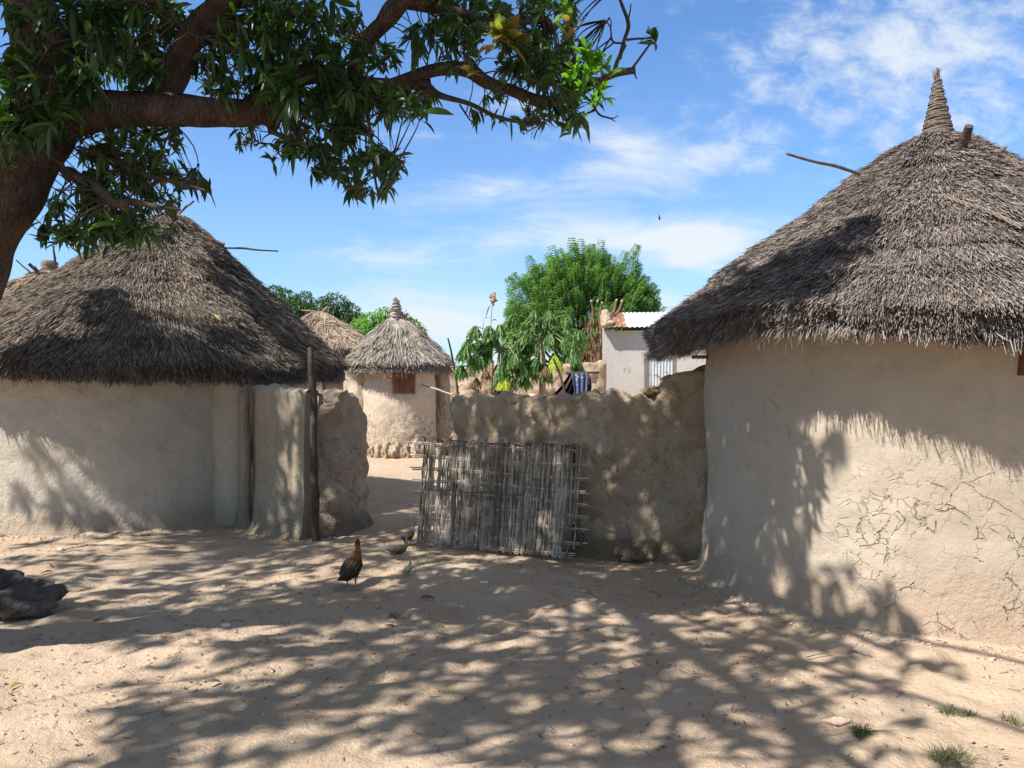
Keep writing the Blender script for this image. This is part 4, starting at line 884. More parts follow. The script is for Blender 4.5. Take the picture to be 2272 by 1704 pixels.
# visible clusters: centre and spread on the photograph, number, leaf length
VC = [(60, 40, 60, 45, 12, .15), (40, 170, 45, 60, 16, .16), (25, 270, 30, 60, 12, .17), (70, 300, 55, 40, 16, .18), (105, 250, 40, 40, 10, .17), (170, 175, 50, 35, 14, .17), (20, 400, 22, 40, 5, .15), (150, 215, 60, 25, 9, .16),
      (230, 80, 75, 75, 46, .15), (310, 130, 65, 70, 38, .15), (180, 60, 40, 50, 14, .15), (300, 30, 80, 35, 26, .15), (390, 40, 40, 35, 10, .15), (345, 160, 30, 30, 12, .14),
      (215, 320, 55, 45, 18, .14), (290, 300, 55, 30, 12, .14), (330, 340, 60, 55, 24, .14), (380, 320, 25, 40, 9, .13), (250, 400, 80, 45, 22, .14), (330, 400, 70, 40, 22, .14), (200, 440, 70, 40, 16, .15), (400, 400, 40, 22, 8, .13), (440, 415, 22, 16, 5, .13),
      (230, 490, 75, 40, 30, .16), (170, 520, 55, 22, 12, .15), (290, 520, 55, 28, 16, .15), (120, 475, 35, 30, 6, .13), (370, 450, 45, 22, 9, .14), (320, 490, 40, 30, 8, .15), (105, 525, 20, 25, 3, .15), (390, 500, 14, 25, 2, .15),
      (480, 120, 50, 60, 20, .14), (540, 60, 70, 55, 32, .14), (610, 30, 60, 35, 22, .14), (590, 120, 60, 50, 24, .14), (500, 200, 45, 25, 10, .13), (660, 90, 60, 50, 24, .14), (700, 30, 60, 30, 16, .14), (550, 190, 40, 25, 10, .13), (620, 200, 40, 45, 16, .20),
      (720, 140, 50, 50, 22, .15), (740, 230, 60, 45, 24, .16), (680, 250, 50, 40, 16, .16), (800, 220, 50, 35, 16, .17), (800, 130, 50, 35, 14, .14), (860, 230, 60, 25, 15, .18), (920, 235, 45, 25, 10, .18), (780, 280, 45, 35, 12, .17), (760, 60, 40, 40, 10, .13), (850, 140, 35, 25, 8, .13),
      (550, 325, 40, 16, 6, .11), (620, 345, 32, 28, 9, .12), (560, 290, 25, 16, 3, .11), (700, 320, 50, 40, 16, .15), (760, 350, 50, 45, 20, .14), (720, 385, 28, 22, 6, .12), (820, 345, 35, 30, 9, .14), (850, 380, 38, 30, 12, .14), (800, 425, 38, 20, 9, .15), (875, 365, 18, 22, 4, .13), (860, 425, 22, 14, 3, .14),
      (915, 95, 22, 30, 6, .15), (985, 75, 50, 55, 26, .14), (1010, 20, 70, 30, 22, .14), (1020, 120, 45, 35, 20, .14), (1090, 45, 50, 40, 18, .14), (1150, 20, 60, 30, 16, .14), (1180, 75, 50, 40, 16, .14), (1240, 25, 40, 30, 9, .14), (1130, 130, 45, 30, 14, .14), (1255, 55, 22, 25, 4, .15),
      (1190, 155, 50, 30, 18, .14), (1250, 120, 45, 35, 16, .14), (1240, 180, 50, 35, 20, .14), (1300, 200, 40, 25, 9, .13), (1100, 205, 28, 22, 6, .14), (1180, 270, 40, 22, 9, .14), (1255, 262, 40, 28, 12, .15), (1220, 240, 45, 20, 9, .14), (1300, 160, 40, 35, 12, .14), (1110, 262, 20, 12, 2, .11), (1060, 265, 14, 8, 2, .09)]
for (cx, cy, rx, ry, n, L) in VC:
    for i in range(int(n*(1.35 if cx < 720 and cy < 260 else 1.05)+.5)):
        a = random.random()*6.28; q = math.sqrt(random.random()); Y = random.uniform(3.95, 4.35) if (cx < 200 or L > .19) else random.uniform(4.1, 5.2)
        c = P(cx+rx*q*math.cos(a), cy-8+ry*q*math.sin(a), Y); rosette(c, random.randint(7, 12), L*random.uniform(.62, .95), 1 if random.random() < .02 else 0, .15, droop=(.05, .75)); twigto(c)
for (px, py, k, L, n) in ((1125, 78, 2, .19, 26), (1118, 62, 1, .16, 14), (1100, 82, 2, .16, 16), (1045, 155, 2, .12, 7), (1300, 118, 1, .13, 18), (1330, 130, 1, .12, 16), (1280, 145, 1, .12, 14), (1310, 162, 1, .12, 16), (1290, 195, 1, .12, 14), (1262, 175, 1, .11, 12), (1335, 205, 1, .11, 14), (1315, 222, 1, .11, 12), (1345, 150, 1, .13, 8),
                       (1250, 22, 1, .16, 8), (1262, 62, 2, .16, 6), (20, 255, 1, .17, 8), (65, 290, 1, .17, 5), (180, 140, 0, .19, 12), (1447, 82, 0, .11, 16), (1440, 62, 0, .09, 5), (520, 25, 1, .08, 3), (630, 185, 0, .26, 24), (245, 395, 1, .12, 4), (800, 100, 0, .12, 8)):
    c = P(px, py, 4.15 if k else 4.3); rosette(c, n, L, k, .25, axis=(random.gauss(0, .3), -.6, .5), droop=(.15, .5) if L < .23 else (.4, .8)); twigto(c, .003)
# the part of the crown above and behind the camera: its leaves throw the dappled shade
UP = [0]
SHN = np.array(tuple(SH))
def shade(p, n=9, zlo=4.7, zhi=6.2, kind=0, L=.20, W_=.28):
    z = random.uniform(zlo, zhi)
    while z < 9:
        t = (z-p.z)/(-SH.z); c = Vector(p)-SH*t
        if not inframe(c, 90): break
        z += .35
    else: return
    ax = None; rosette(c, n, L, kind, .3, 3, W_, ax, (.3, .7)); hubs.append(c); UP[0] += 1
    if random.random() < .12: rosette(c-SH*random.uniform(1.2, 3), 8, .22, kind, .3, 3, .30, ax, (.3, .7))  # added second cluster higher up the same ray, to block more sky
hubs = []
GRID = ["24678888767777600000", "67577676778777664000", "88788799888778876000", "76667888688875887510", "10014677778875765410", "00256787888888864300", "01588646878778765410", "03763525567887654310"]
for r_, row in enumerate(GRID):
    y0 = 1170+r_*66.75; y1 = y0+66.75
    for c_, ch in enumerate(row):
        dn = int(ch)/9
        Ya, Yb = CH*FPX/(y0-CY), CH*FPX/(y1-CY); area = (Ya-Yb)*(113.6/FPX)*(Ya+Yb)/2
        k = -math.log(1-dn*.97)*area/.030*(1.5 if r_ >= 4 else 1)
        for i in range(int(k)+(random.random() < k-int(k))):
            px = (c_+random.random())*113.6; Y = random.uniform(Yb, Ya); shade(Vector(((px-CX)/FPX*Y, Y, 0)), 8)
def ys(fn, lst, mul=2.0):
    for (dx, dy, rx, ry, n) in lst:
        for i in range(int(n*mul)):
            a = random.random()*6.28; q = math.sqrt(random.random()); p = fn((dx+rx*q*math.cos(a))*1.0271, (dy+ry*q*math.sin(a))*1.0271)
            if p is not None: shade(p, 8, 4.6, 6.0)
ys(lambda x, y: cylhit(RH, x, y), [(1560, 1000, 30, 150, 9), (1600, 950, 60, 80, 8), (1690, 930, 70, 45, 8), (1830, 930, 22, 60, 3), (1640, 1060, 50, 60, 3), (1640, 1200, 80, 90, 9), (1750, 1250, 70, 90, 9), (1810, 1320, 35, 50, 5), (1560, 1200, 30, 80, 4), (1770, 1120, 20, 40, 1), (1670, 1330, 80, 30, 5)], .5)
ys(lambda x, y: roofhit(RH, x, y), [(1860, 505, 60, 18, 6), (1780, 560, 110, 30, 16), (1640, 610, 100, 35, 18), (1530, 680, 80, 30, 12), (1760, 620, 60, 25, 7), (1600, 660, 90, 20, 8), (1440, 740, 40, 15, 4)])
ys(lambda x, y: roofhit(LH, x, y), [(240, 680, 60, 45, 16), (300, 730, 60, 40, 14), (100, 785, 80, 14, 8), (280, 785, 110, 16, 14), (540, 620, 60, 40, 12), (620, 690, 70, 35, 16), (400, 770, 60, 18, 6), (520, 740, 70, 22, 7), (680, 760, 50, 20, 6), (400, 520, 70, 10, 2)])
ys(lambda x, y: P(x, y, 8.4), [(330, 1000, 60, 110, 26), (400, 1000, 70, 130, 40), (490, 1000, 45, 150, 34), (520, 1080, 40, 60, 6), (590, 930, 40, 60, 12), (630, 1060, 60, 90, 26), (640, 900, 14, 30, 2), (670, 980, 12, 80, 4), (320, 1110, 40, 30, 4)])
ys(lambda x, y: P(x, y, 8.7), [(740, 1000, 45, 140, 22), (740, 900, 40, 40, 5)])
ys(lambda x, y: P(x, y, 8.3-(x-1003)/450*1.2), [(1030, 900, 50, 40, 7), (1130, 910, 60, 35, 6), (1250, 900, 60, 40, 7), (1330, 1000, 45, 110, 13), (1390, 1100, 40, 70, 8), (1440, 980, 30, 110, 11), (1490, 980, 30, 150, 20), (1480, 1130, 30, 50, 8), (1380, 930, 50, 40, 8)])
ys(lambda x, y: P(x, y, 7.3), [(960, 1060, 40, 90, 9), (1060, 1040, 60, 80, 14), (1130, 1130, 60, 50, 6), (1010, 1150, 80, 40, 12), (1130, 1030, 80, 60, 10), (1200, 1060, 14, 80, 3)], 1.3)
# unseen leaf clusters added behind the camera to block skylight and deepen shade
nb_ = 0
while nb_ < 1500:
    d = Vector((random.gauss(0, 1), random.gauss(0, 1), random.gauss(0, 1))).normalized(); k = random.uniform(.35, 1)**.5
    c = Vector((-1.5+d.x*6.5*k, -3.2+d.y*5.2*k, 4.6+d.z*2.6*k))
    if c.z < 2.3 or c.y+.469*c.z > 2.5 or inframe(c, 60) or (c-Vector((0, 0, CH))).length < 1.6: continue
    rosette(c, 9, .30, 0, .3, 3, .32, None, (.3, .7)); nb_ += 1
    if nb_ % 3 == 0: hubs.append(c)
nb_ = 0  # more unseen clusters, added at far left to darken the left hut's wall
while nb_ < 900:
    c = Vector((random.uniform(-12, -4.6), random.uniform(-3.5, 3.2), random.uniform(2.4, 7.5))); sx, sy = c.x+.696*c.z, c.y+.469*c.z
    if inframe(c, 60) or (sy > 2.4 and (sx > -.74*sy or sy > 6.2)): continue
    rosette(c, 9, .32, 0, .3, 3, .32, None, (.3, .7)); nb_ += 1
    if nb_ % 4 == 0: hubs.append(c)
hb = np.array([tuple(h) for h in hubs]); print('canopy rosettes', len(hb))
mains = [Vector(q) for q in ((-4.2, 3.6, 5.0), (-3.0, 2.6, 5.4), (-2.2, 3.3, 5.5), (-1.2, 3.4, 5.4), (-4.6, 5.2, 5.8), (-5.2, 6.6, 6.0), (-1.4, 1.6, 5.4), (-3.4, 1.0, 5.6), (-.3, 3.6, 5.2), (-6.6, 4.4, 6.2), (-2.6, -.2, 5.7), (-5.0, 2.0, 5.8), (-8.5, 1, 5.5), (-7.5, -2, 5.0), (-1.5, -3, 5.2), (1.5, -3.5, 5.0), (-4.5, -3, 5.2), (-1, -6, 4.8), (2.5, -1.0, 5.0))]  # the later points carry limbs to the added unseen clusters
src = [P(-200, -700, 3.9), P(640, -260, 3.9)]; nodes = [tuple(s_) for s_ in src]
for i, q in enumerate(mains):
    s_ = src[1] if (q.x > -2.3 and q.y > 1.2) else src[0]; mid = (s_+q)/2+Vector((random.gauss(0, .2), random.gauss(0, .2), .3)); mb = MB(); tube(mb, [s_, mid, q], [.05 if i < 12 else .026, .014], 8, 0, True, 6, .2); mb.build('limb', M['bark'], tree); nodes += [tuple(x) for x in catmull([tuple(s_), tuple(mid), tuple(q)], 5)]
nodes = np.array(nodes)
for h in hb:
    d = np.linalg.norm(nodes-h, axis=1); j = int(np.argmin(d))
    for (a_, b_) in [(Vector(nodes[j]), Vector(h))]:
        mid = (a_+b_)/2+Vector((random.gauss(0, .08), random.gauss(0, .08), .1))
        if inframe(mid, 0): mid.z += .6
        tube(TW, [a_, mid, b_], [.010, .003], 4, 0, True, 3, 0, False)
CB.build('crown', [M['leaf'], M['leafb'], M['leafr']], tree); TW.build('twigs', M['twig'], tree)  # crown mesh also holds the added skylight-blocking clusters

# ------------------------------------------------------------------ trees beyond
def clump_tree(name, label, lumps, Y, mt, L, n, base_px, group='trees beyond the huts', tr=.18):
    b = Vector((P(base_px, 852, Y).x, Y, 0)); t = thing(name, label, 'tree', tuple(b), group); mb = MB()
    for (px, py, rp) in lumps:
        c = P(px, py, Y+random.uniform(-1, 1)); R = rp/FPX*Y; k = int(n*(rp/40)**2)
        d = unit(rng.normal(0, 1, (k, 3))); d[:, 1] = -np.abs(d[:, 1])*rng.choice([1, 1, 1, -1], k); rad = R*rng.uniform(.55, 1.06, k)**.6
        rad = rad*(1+.16*np.array([noise.noise(Vector(tuple(x*3+px))) for x in d]))
        pos = np.array(tuple(c))+d*rad[:, None]; dd = d+rng.normal(0, .45, (k, 3)); leaves(mb, pos, dd, L*rng.uniform(.6, 1.2, k), L*.32, .5, 0, 2, .2, .9, (.3, 1, .1))
    mb.build('crown', mt, t); mb = MB(); c = P(lumps[0][0], lumps[0][1], Y)
    tube(mb, [b, b.lerp(c, .5)+Vector((.1, 0, 0)), c], [tr, tr*.4], 8, 0, True, 5, .2)
    for (px, py, rp) in lumps[1:]: tube(mb, [b.lerp(c, .5), P(px, py, Y)], [tr*.4, tr*.15], 6)
    mb.build('trunk', M['darkwood'], t)
clump_tree('mango_tree', 'dark green rounded tree rising directly behind the left hut roof', [(630, 672, 30), (608, 655, 22), (655, 690, 32), (675, 668, 20), (640, 700, 36), (600, 690, 30), (690, 700, 24)], 45, M['far_leaf'], .30, 1500, 640)
clump_tree('mango_tree', 'dark green domed tree between left hut roof and granary, behind the ochre roof', [(745, 680, 30), (720, 685, 26), (772, 700, 28), (730, 720, 40), (775, 725, 34), (705, 710, 22), (790, 715, 18)], 48, M['far_leaf'], .30, 1500, 745)
clump_tree('mango_tree', 'bright lime green bushy tree just left of the granary top', [(820, 722, 28), (848, 712, 24), (800, 726, 20), (855, 696, 14), (875, 725, 28), (915, 722, 16), (928, 732, 14), (900, 720, 18), (840, 740, 26)], 34, M['lime_leaf'], .26, 900, 850)
# feathery tree
NY = 28.0; nb = Vector((P(1285, 852, NY).x, NY, 0)); nt_ = thing('neem_tree', 'wide rounded tree with feathery bright green shoots behind the papaya plants', 'tree', tuple(nb), 'trees beyond the huts')
mb = MB(); cen = P(1290, 715, NY); shoots = []
for i in range(760):
    a = random.uniform(0, math.pi*2); el = math.asin(random.uniform(-.35, 1)); d = Vector((math.cos(a)*math.cos(el), math.sin(a)*math.cos(el), math.sin(el))); k = random.choice([1, 1, 1, .8, .6])*random.uniform(.86, 1.03)
    rx, ry, rz = 2.85, 2.4, 2.75
    if d.z < 0: rz = 1.6
    wob = 1+.10*noise.noise(d*2.4+Vector((3, 1, 2)))
    k *= 1+max(0, d.z)*random.uniform(-.10, .20)*(random.random() < .5)
    tip = cen+Vector((d.x*rx*k*wob, d.y*ry*k, d.z*rz*k*wob)); up = Vector((d.x*.75, d.y*.75, .75+.3*d.z)).normalized(); shoots.append((tip, up))
bp, bd = [], []
for tip, up in shoots:
    L = random.uniform(.5, .95); o = up.orthogonal().normalized(); w_ = up.cross(o)
    for j in range(11):
        s_ = j/11; c = tip-up*L*(1-s_)
        for q in range(3):
            ph = j*2.1+q*2.09; rd = (o*math.cos(ph)+w_*math.sin(ph)); ln = .30*(1-.6*s_); ra = (rd*.8+up*.5).normalized()
            for k in range(5):
                pos = c+ra*ln*(k+.6)/5+Vector((0, 0, -.10*ln*(k/4)**2*4)); sd = ra.cross(Vector((0, 0, 1))).normalized()*(1 if k % 2 else -1)
                bp.append(tuple(pos)); bd.append(tuple((ra*.6+sd*.8+Vector((0, 0, -.25))).normalized()))
bp = np.array(bp); leaves(mb, bp, np.array(bd), .12*rng.uniform(.7, 1.2, len(bp)), .042, .3, 0, 2, .1, .8, (.4, 1, .1))
mb.build('crown', M['neem'], nt_)
mb = MB(); fk = nb+Vector((0, 0, 1.6)); tube(mb, [nb, fk], [.22, .18], 10, 0, True, 3, .2)
for i in range(26): tip, up = shoots[i*13]; tube(mb, [fk, fk.lerp(tip, .5)+Vector((0, 0, -.15)), tip-up*.5], [.09, .02], 6, 0, True, 5, .1)
mb.build('trunk', M['darkwood'], nt_)
# pollarded brown tree beside the white house
pt = thing('pruned_tree', 'rusty brown pruned tree with pale cut stubs between feathery tree and white house', 'tree', tuple(P(1325, 860, 24)-Vector((0, 0, P(1325, 860, 24).z))), 'trees beyond the huts')
mb = MB(); bs = P(1325, 860, 24); bs.z = 0
for q in ([(1328, 800), (1318, 760), (1308, 730), (1316, 700), (1312, 668)], [(1328, 790), (1334, 740), (1330, 705), (1336, 672)], [(1334, 760), (1350, 705), (1362, 690), (1368, 666)], [(1350, 705), (1372, 690), (1380, 668)], [(1328, 800), (1296, 775), (1276, 760), (1268, 742)], [(1300, 775), (1290, 800), (1300, 830)]):
    tube(mb, [P(x, y, 24) for x, y in q], [.08, .028], 8, 0, True, 4, .5)
tube(mb, [bs, P(1328, 805, 24)], [.2, .15], 9, 0, True, 3, .3); M['rustbark'] = bark('rust_bark', (.15, .085, .055), (.27, .17, .11), 10, .03); mb.build('trunk', M['rustbark'], pt)
for q in ((1312, 668), (1336, 672), (1368, 666), (1380, 668), (1326, 668)): mb = MB(); blobmesh(mb, P(q[0], q[1], 23.95), (.038, .03, .04), 3, .2, 6); mb.build('cut_stub', M['thatch_g'], pt)
mb = MB(); k = 1500; cs = [(1315, 720, 26), (1325, 760, 30), (1310, 795, 26), (1290, 770, 26), (1272, 755, 14), (1325, 800, 26)]
for (px, py, r0) in cs:
    k = 60; c = np.array(tuple(P(px, py, 24))); d = unit(rng.normal(0, 1, (k, 3))); leaves(mb, c+d*rng.uniform(.1, 1, k)[:, None]*r0/FPX*24, d*[1, 1, .3]+[0, 0, -.8], .16, .03, .6, 0, 2, .2, .9)
mb.build('dead_leaves', M['deadleaf'], pt)
for i, (px, py, r0) in enumerate(((992, 770, 10), (958, 752, 6))): pass

# ------------------------------------------------------------------ birds
def fowl(name, label, cat, px, py, head, mats, sc=1.0, neck=1.0, slim=1.0, pose=0, group=None, step=.02):
    Y = CH*FPX/(py-CY)
    for _ in range(4): p = Vector(((px-CX)/FPX*Y, Y, 0)); g_ = gz(p.x, p.y); Y = (CH-g_)*FPX/(py-CY)
    p.z = gz(p.x, p.y); f = Vector((math.sin(head), math.cos(head), 0)); s = Vector((f.y, -f.x, 0)); mb = MB()
    def W_(a, b, c): return p+(f*a+s*b+Vector((0, 0, 1))*c)*sc
    if pose == 0: sp = [(-.165, .085, .006, .018), (-.15, .095, .022, .024), (-.12, .118, .045, .045), (-.07, .138, .062, .062), (-.015, .155, .069, .070), (.035, .178, .060, .064), (.066, .208, .042, .047), (.078, .240, .030, .034), (.083, .27, .024, .027), (.086, .295, .021, .023), (.092, .312, .022, .024), (.10, .326, .016, .016), (.104, .334, .004, .004)]
    else: sp = [(-.15, .155, .005, .012), (-.13, .15, .03, .026), (-.09, .14, .05, .046), (-.03, .135, .062, .058), (.03, .142, .055, .055), (.07, .165, .036, .04), (.085, .195, .021, .024), (.092, .235, .016, .018), (.098, .275, .0145, .016), (.10, .30, .018, .02), (.108, .318, .019, .019), (.118, .33, .005, .005)]
    n = 16; V = []; k = 4
    A = np.array(sp); T = np.linspace(0, len(A)-1, len(A)*k); C = catmull([tuple(x) for x in A], k); C = np.array(C); m_ = len(C)
    for i in range(m_):
        a, z, rs, rv = C[i]; a2, z2 = C[min(i+1, m_-1)][:2]; a1, z1 = C[max(i-1, 0)][:2]; tx, tz = a2-a1, z2-z1; l = math.hypot(tx, tz)+1e-9; nx, nz_ = -tz/l, tx/l
        rs = max(rs, .002)*slim; rv = max(rv, .002)*slim
        for j in range(n):
            th = 2*math.pi*j/n; q = rv*math.cos(th)*(1+.04*math.sin(i*2.1)); V.append(tuple(W_(a+nx*q, rs*math.sin(th), z+nz_*q)))
    F = [[i*n+j, i*n+(j+1) % n, (i+1)*n+(j+1) % n, (i+1)*n+j] for i in range(m_-1) for j in range(n)]
    mb.add(V, F, 0, True)
    fe = []; fd = []                                                       # feather edges over back and wings
    for i in range(230):
        r_ = random.randrange(2*k, (8 if pose == 0 else 5)*k); j = random.randrange(n); v = Vector(V[r_*n+j]); c_ = W_(C[r_][0], 0, C[r_][1]); o = (v-c_).normalized()
        fe.append(tuple(v-o*.002)); fd.append(tuple(-f*1.0+o*.18+Vector((0, 0, -.55))))
    leaves(mb, fe, fd, .032*sc, .014*sc, .2, 0, 2, .2, .3, (.7, 1, .2))
    for i in range(14):                                                    # tail
        a = (i-6.5)/7; b0 = W_(sp[2][0], a*.02, sp[2][1]); leaves(mb, [tuple(b0)], [tuple(-f+s*a*.30+Vector((0, 0, -.25 if pose == 0 else .35)))], .085*sc, .02*sc, .2, 0, 3, .2, .3, (.7, 1, .5))
    for sd in (-1, 1):                                                     # wings
        leaves(mb, [tuple(W_(.03, sd*.052*slim, .165 if pose == 0 else .155))]*3, [tuple(-f+s*sd*.12+Vector((0, 0, -.25-.12*q))) for q in range(3)], .13*sc, .05*sc, .25, 0, 4, .35, .2, (.6, 1, .9, .6, .1))
        hx = sd*.026; st = step*sd
        tube(mb, [W_(-.02, hx, .11), W_(-.015+st, hx, .075), W_(-.03+st, hx, .045), W_(-.022+st, hx, .004)], [.014*sc*slim, .0042*sc], 7, 1, True, 3)
        for q in (-.5, 0, .5): tube(mb, [W_(-.022+st, hx, .006), W_(-.022+st+.028*math.cos(q), hx+.028*math.sin(q), .002)], [.0034*sc, .0018*sc], 5, 1)
        tube(mb, [W_(-.022+st, hx, .006), W_(-.037+st, hx, .002)], [.003*sc, .0015*sc], 5, 1)
    hx, hz = sp[-3][0], sp[-3][1]
    tube(mb, [W_(hx+.012, 0, hz), W_(hx+.024, 0, hz-.002), W_(hx+.036, 0, hz-.008)], [.008*sc, .0055*sc, .001*sc], 7, 1)
    if pose == 0 and sc > .8:
        for q in range(5): leaves(mb, [tuple(W_(hx-.012+q*.007, 0, hz+.018))], [tuple(Vector((0, 0, 1))-f*.2)], .018*sc, .009*sc, 0, 2, 2, 0, .1, (1, .8, .1))
    for sd in (-1, 1): blobmesh(mb, W_(hx+.010, sd*.016*slim, hz+.004), (.0035*sc,)*3, 1, 0, 5, 3)
    o = mb.build(name, mats, None, tuple(p)); return tag(o, label, cat, group)
def feather(name, lo, hi, z0, z1, tip=None):
    m, t = mat(name); oc = t.n('ShaderNodeTexCoord').outputs['Object']; sp = t.n('ShaderNodeSeparateXYZ', ins={0: oc}); c = t.mix(t.mr(sp.outputs[2], z0, z1), lo, hi)
    if tip: c = t.mix(t.mr(sp.outputs[2], tip[0], tip[1]), c, tip[2])
    v = t.noise(t.mapping(oc, (1, 1, .35)), 130, 4, .6); c = t.mix(t.mr(v, .4, .65, 0, .6), c, tuple(x*.45 for x in lo)); fin(t, c, .7, v, .4, .004, .3); return m
M['hen'] = feather('hen_feathers', (.055, .035, .022), (.30, .12, .04), .17, .24, (.28, .32, (.10, .045, .02)))
M['poult'] = feather('poult_feathers', (.10, .065, .05), (.34, .25, .16), .07, .13); M['poult2'] = feather('pied_feathers', (.20, .09, .06), (.45, .40, .34), .08, .11); M['chick'] = feather('chick_down', (.40, .33, .22), (.48, .40, .27), .03, .07)
M['leg'] = plain('bird_leg', (.35, .26, .12), .6, 60, .2); M['comb'] = plain('comb', (.40, .05, .04), .6, 60, .2); M['eye'] = plain('eye', (.01, .01, .01), .2, 60, .1)
BMAT = [M['leg'], M['comb'], M['eye']]
fowl('hen', 'dark brown hen with rusty neck standing upright with its back to the viewer', 'hen', 783, 1299, R_(12), [M['hen']]+BMAT, 1.0)
fowl('young_bird', 'dark long-necked young bird in front, nearer the hen than its pied companion', 'young bird', 886, 1243, R_(70), [M['poult']]+BMAT, .68, 1, 1.0, 1, None, .03)
fowl('young_bird', 'pied reddish and white young bird beside the left edge of the gate', 'young bird', 907, 1209, R_(38), [M['poult2']]+BMAT, .68, 1, 1.0, 1, None, .03)
fowl('chick', 'tiny pale yellow chick below the young birds, in dappled light', 'chick', 906, 1276, R_(25), [M['chick']]+BMAT, .33, 1, 1.15, 0)
mb = MB(); c = P(1463, 482, 18); blobmesh(mb, c, (.022, .05, .022), 2, .05, 8); leaves(mb, [tuple(c), tuple(c)], [(-.12, .1, 1), (.10, .1, -1)], .075, .05, .0, 0, 3, .2, .1); blobmesh(mb, c+Vector((0, .055, .01)), (.014, .016, .014), 2, .05, 6)
tag(mb.build('flying_bird', M['darkwood'], None, tuple(c)), 'tiny dark bird in flight against open sky above the white house', 'bird')

# ------------------------------------------------------------------ things on the ground
def gpt(px, py, dz=0.0):
    Y = CH*FPX/(py-CY)
    for _ in range(4): x = (px-CX)/FPX*Y; Y = (CH-gz(x, Y))*FPX/(py-CY)
    return Vector(((px-CX)/FPX*Y, Y, gz((px-CX)/FPX*Y, Y)+dz))
M['rock'] = mud('dark_rock', (.17, .145, .125), (.25, .215, .185), (.12, .09, .07), .05, .6, 5, (.1, 1), 2.4, .03)
p = gpt(20, 1375); mb = MB(); V0 = len(mb.V)
blobmesh(mb, (p.x-.05, p.y+.16, .06), (.26, .24, .15), 11, .45, 30, 0, 1.5); blobmesh(mb, (p.x-.25, p.y+.2, .14), (.2, .2, .16), 12, .4, 22, 0, 1.6)
tag(mb.build('boulder', M['rock'], None, (p.x, p.y, 0)), 'dark weathered boulder half out of view at the left edge', 'boulder')
M['pstone'] = plain('pale_stone', (.50, .38, .28), .9, 30, .3, .01)
def pebble(px, py, r3, label, m='pstone', seed=1, cat='stone', name='stone'):
    p = gpt(px, py); mb = MB(); blobmesh(mb, (p.x, p.y, p.z+r3[2]*.6), r3, seed, .25, 12); tag(mb.build(name, M[m], None, tuple(p)), label, cat)
pebble(1857, 1606, (.062, .03, .018), 'flat pale stone beside the dark green grass tuft at lower right', seed=3)
M['litter_white'] = plain('white_litter', (.66, .62, .56), .7, 40, .2)
pebble(501, 1391, (.030, .016, .016), 'small whitish lump on shaded earth in the left foreground', 'litter_white', 4)
pebble(497, 1304, (.018, .012, .014), 'tiny white chip above the whitish lump, left foreground', 'litter_white', 5)
pebble(135, 1222, (.03, .02, .02), 'pale chip on sunlit earth close to the left hut base', 'litter_white', 6)
pebble(610, 1303, (.022, .014, .012), 'small pale stone left of the hen', 'pstone', 7)
pebble(2002, 1578, (.008, .008, .008), 'tiny dark pebble left of the upper grass tufts', 'rock', 8)
M['foil'] = plain('foil', (.72, .76, .85), .35, 30, .1, .003, .6)
p = gpt(1074, 1294); mb = MB(); box(mb, (p.x-.032, p.y-.015, p.z+.002), (p.x+.032, p.y+.015, p.z+.014), rot=.1, org=(p.x, p.y, 0)); mo = mb.build('wrapper', M['foil'], None, tuple(p)); b_ = mo.modifiers.new('soft', 'BEVEL'); b_.width = .004
tag(mo, 'small crumpled silvery wrapper on the ground below the gate', 'wrapper')
M['grass'] = leafmat('grass_blade', [(.08, .11, .05), (.12, .15, .075), (.20, .19, .11), (.28, .24, .16)], .8, .2); M['grassd'] = leafmat('dark_grass', [(.05, .09, .03), (.09, .14, .05), (.20, .20, .10)], .7, .3)
def grass(px, py, n, L, sp_, label, m='grass'):
    p = gpt(px, py); d = rng.normal(0, .8, (n, 3))*[1, 1, .1]+[0, 0, 1.6]; bs = np.array(tuple(p))-[0, 0, .006]+rng.normal(0, 1, (n, 3))*[sp_, sp_, 0]; mb = MB(); leaves(mb, bs, d, L*1.5*rng.uniform(.3, 1.2, n), .0034, .45, 0, 3, .2, .9, (.8, 1, .6, .05))
    tag(mb.build('grass_tuft', M[m], None, tuple(p)), label, 'grass tuft', 'small grass tufts on the bare earth')
grass(2104, 1580, 110, .075, .017, 'small grass tuft, leftmost of the three in a row at right'); grass(2150, 1590, 100, .07, .02, 'small grass tuft in the middle of the three at right')
grass(2243, 1606, 110, .08, .024, 'sparse pale grass tuft at the right edge of the photo'); grass(1912, 1628, 170, .085, .017, 'dark green grass tuft just right of the flat pale stone', 'grassd')
grass(2112, 1690, 330, .11, .036, 'largest yellowish grass tuft at the bottom right corner'); grass(6, 1190, 60, .07, .02, 'faint green grass tuft at the foot of the left hut wall')
fallen = None; FL = leafmat
M['lf_y'] = leafmat('fallen_yellow', [(.50, .38, .12), (.58, .42, .16)], .6, .2, tcol=(.5, .4, .1)); M['lf_o'] = leafmat('fallen_orange', [(.48, .22, .12), (.55, .28, .15)], .6, .2, tcol=(.5, .2, .1)); M['lf_r'] = leafmat('fallen_red', [(.30, .07, .04), (.36, .09, .05)], .6, .2, tcol=(.3, .05, .03)); M['lf_b'] = leafmat('fallen_brown', [(.15, .09, .055), (.2, .12, .07)], .8, .1, tcol=(.1, .06, .03))
def fleaf(p, m, label, L=.13, grp='fallen leaves', d=None):
    mb = MB(); d = d or (random.gauss(0, 1), random.gauss(0, 1), .25); leaves(mb, [tuple(p)], [d], L, L*.30, .25, 0, 6, .45, .5); tag(mb.build('fallen_leaf', M[m], None, tuple(p)), label, 'leaf', grp)
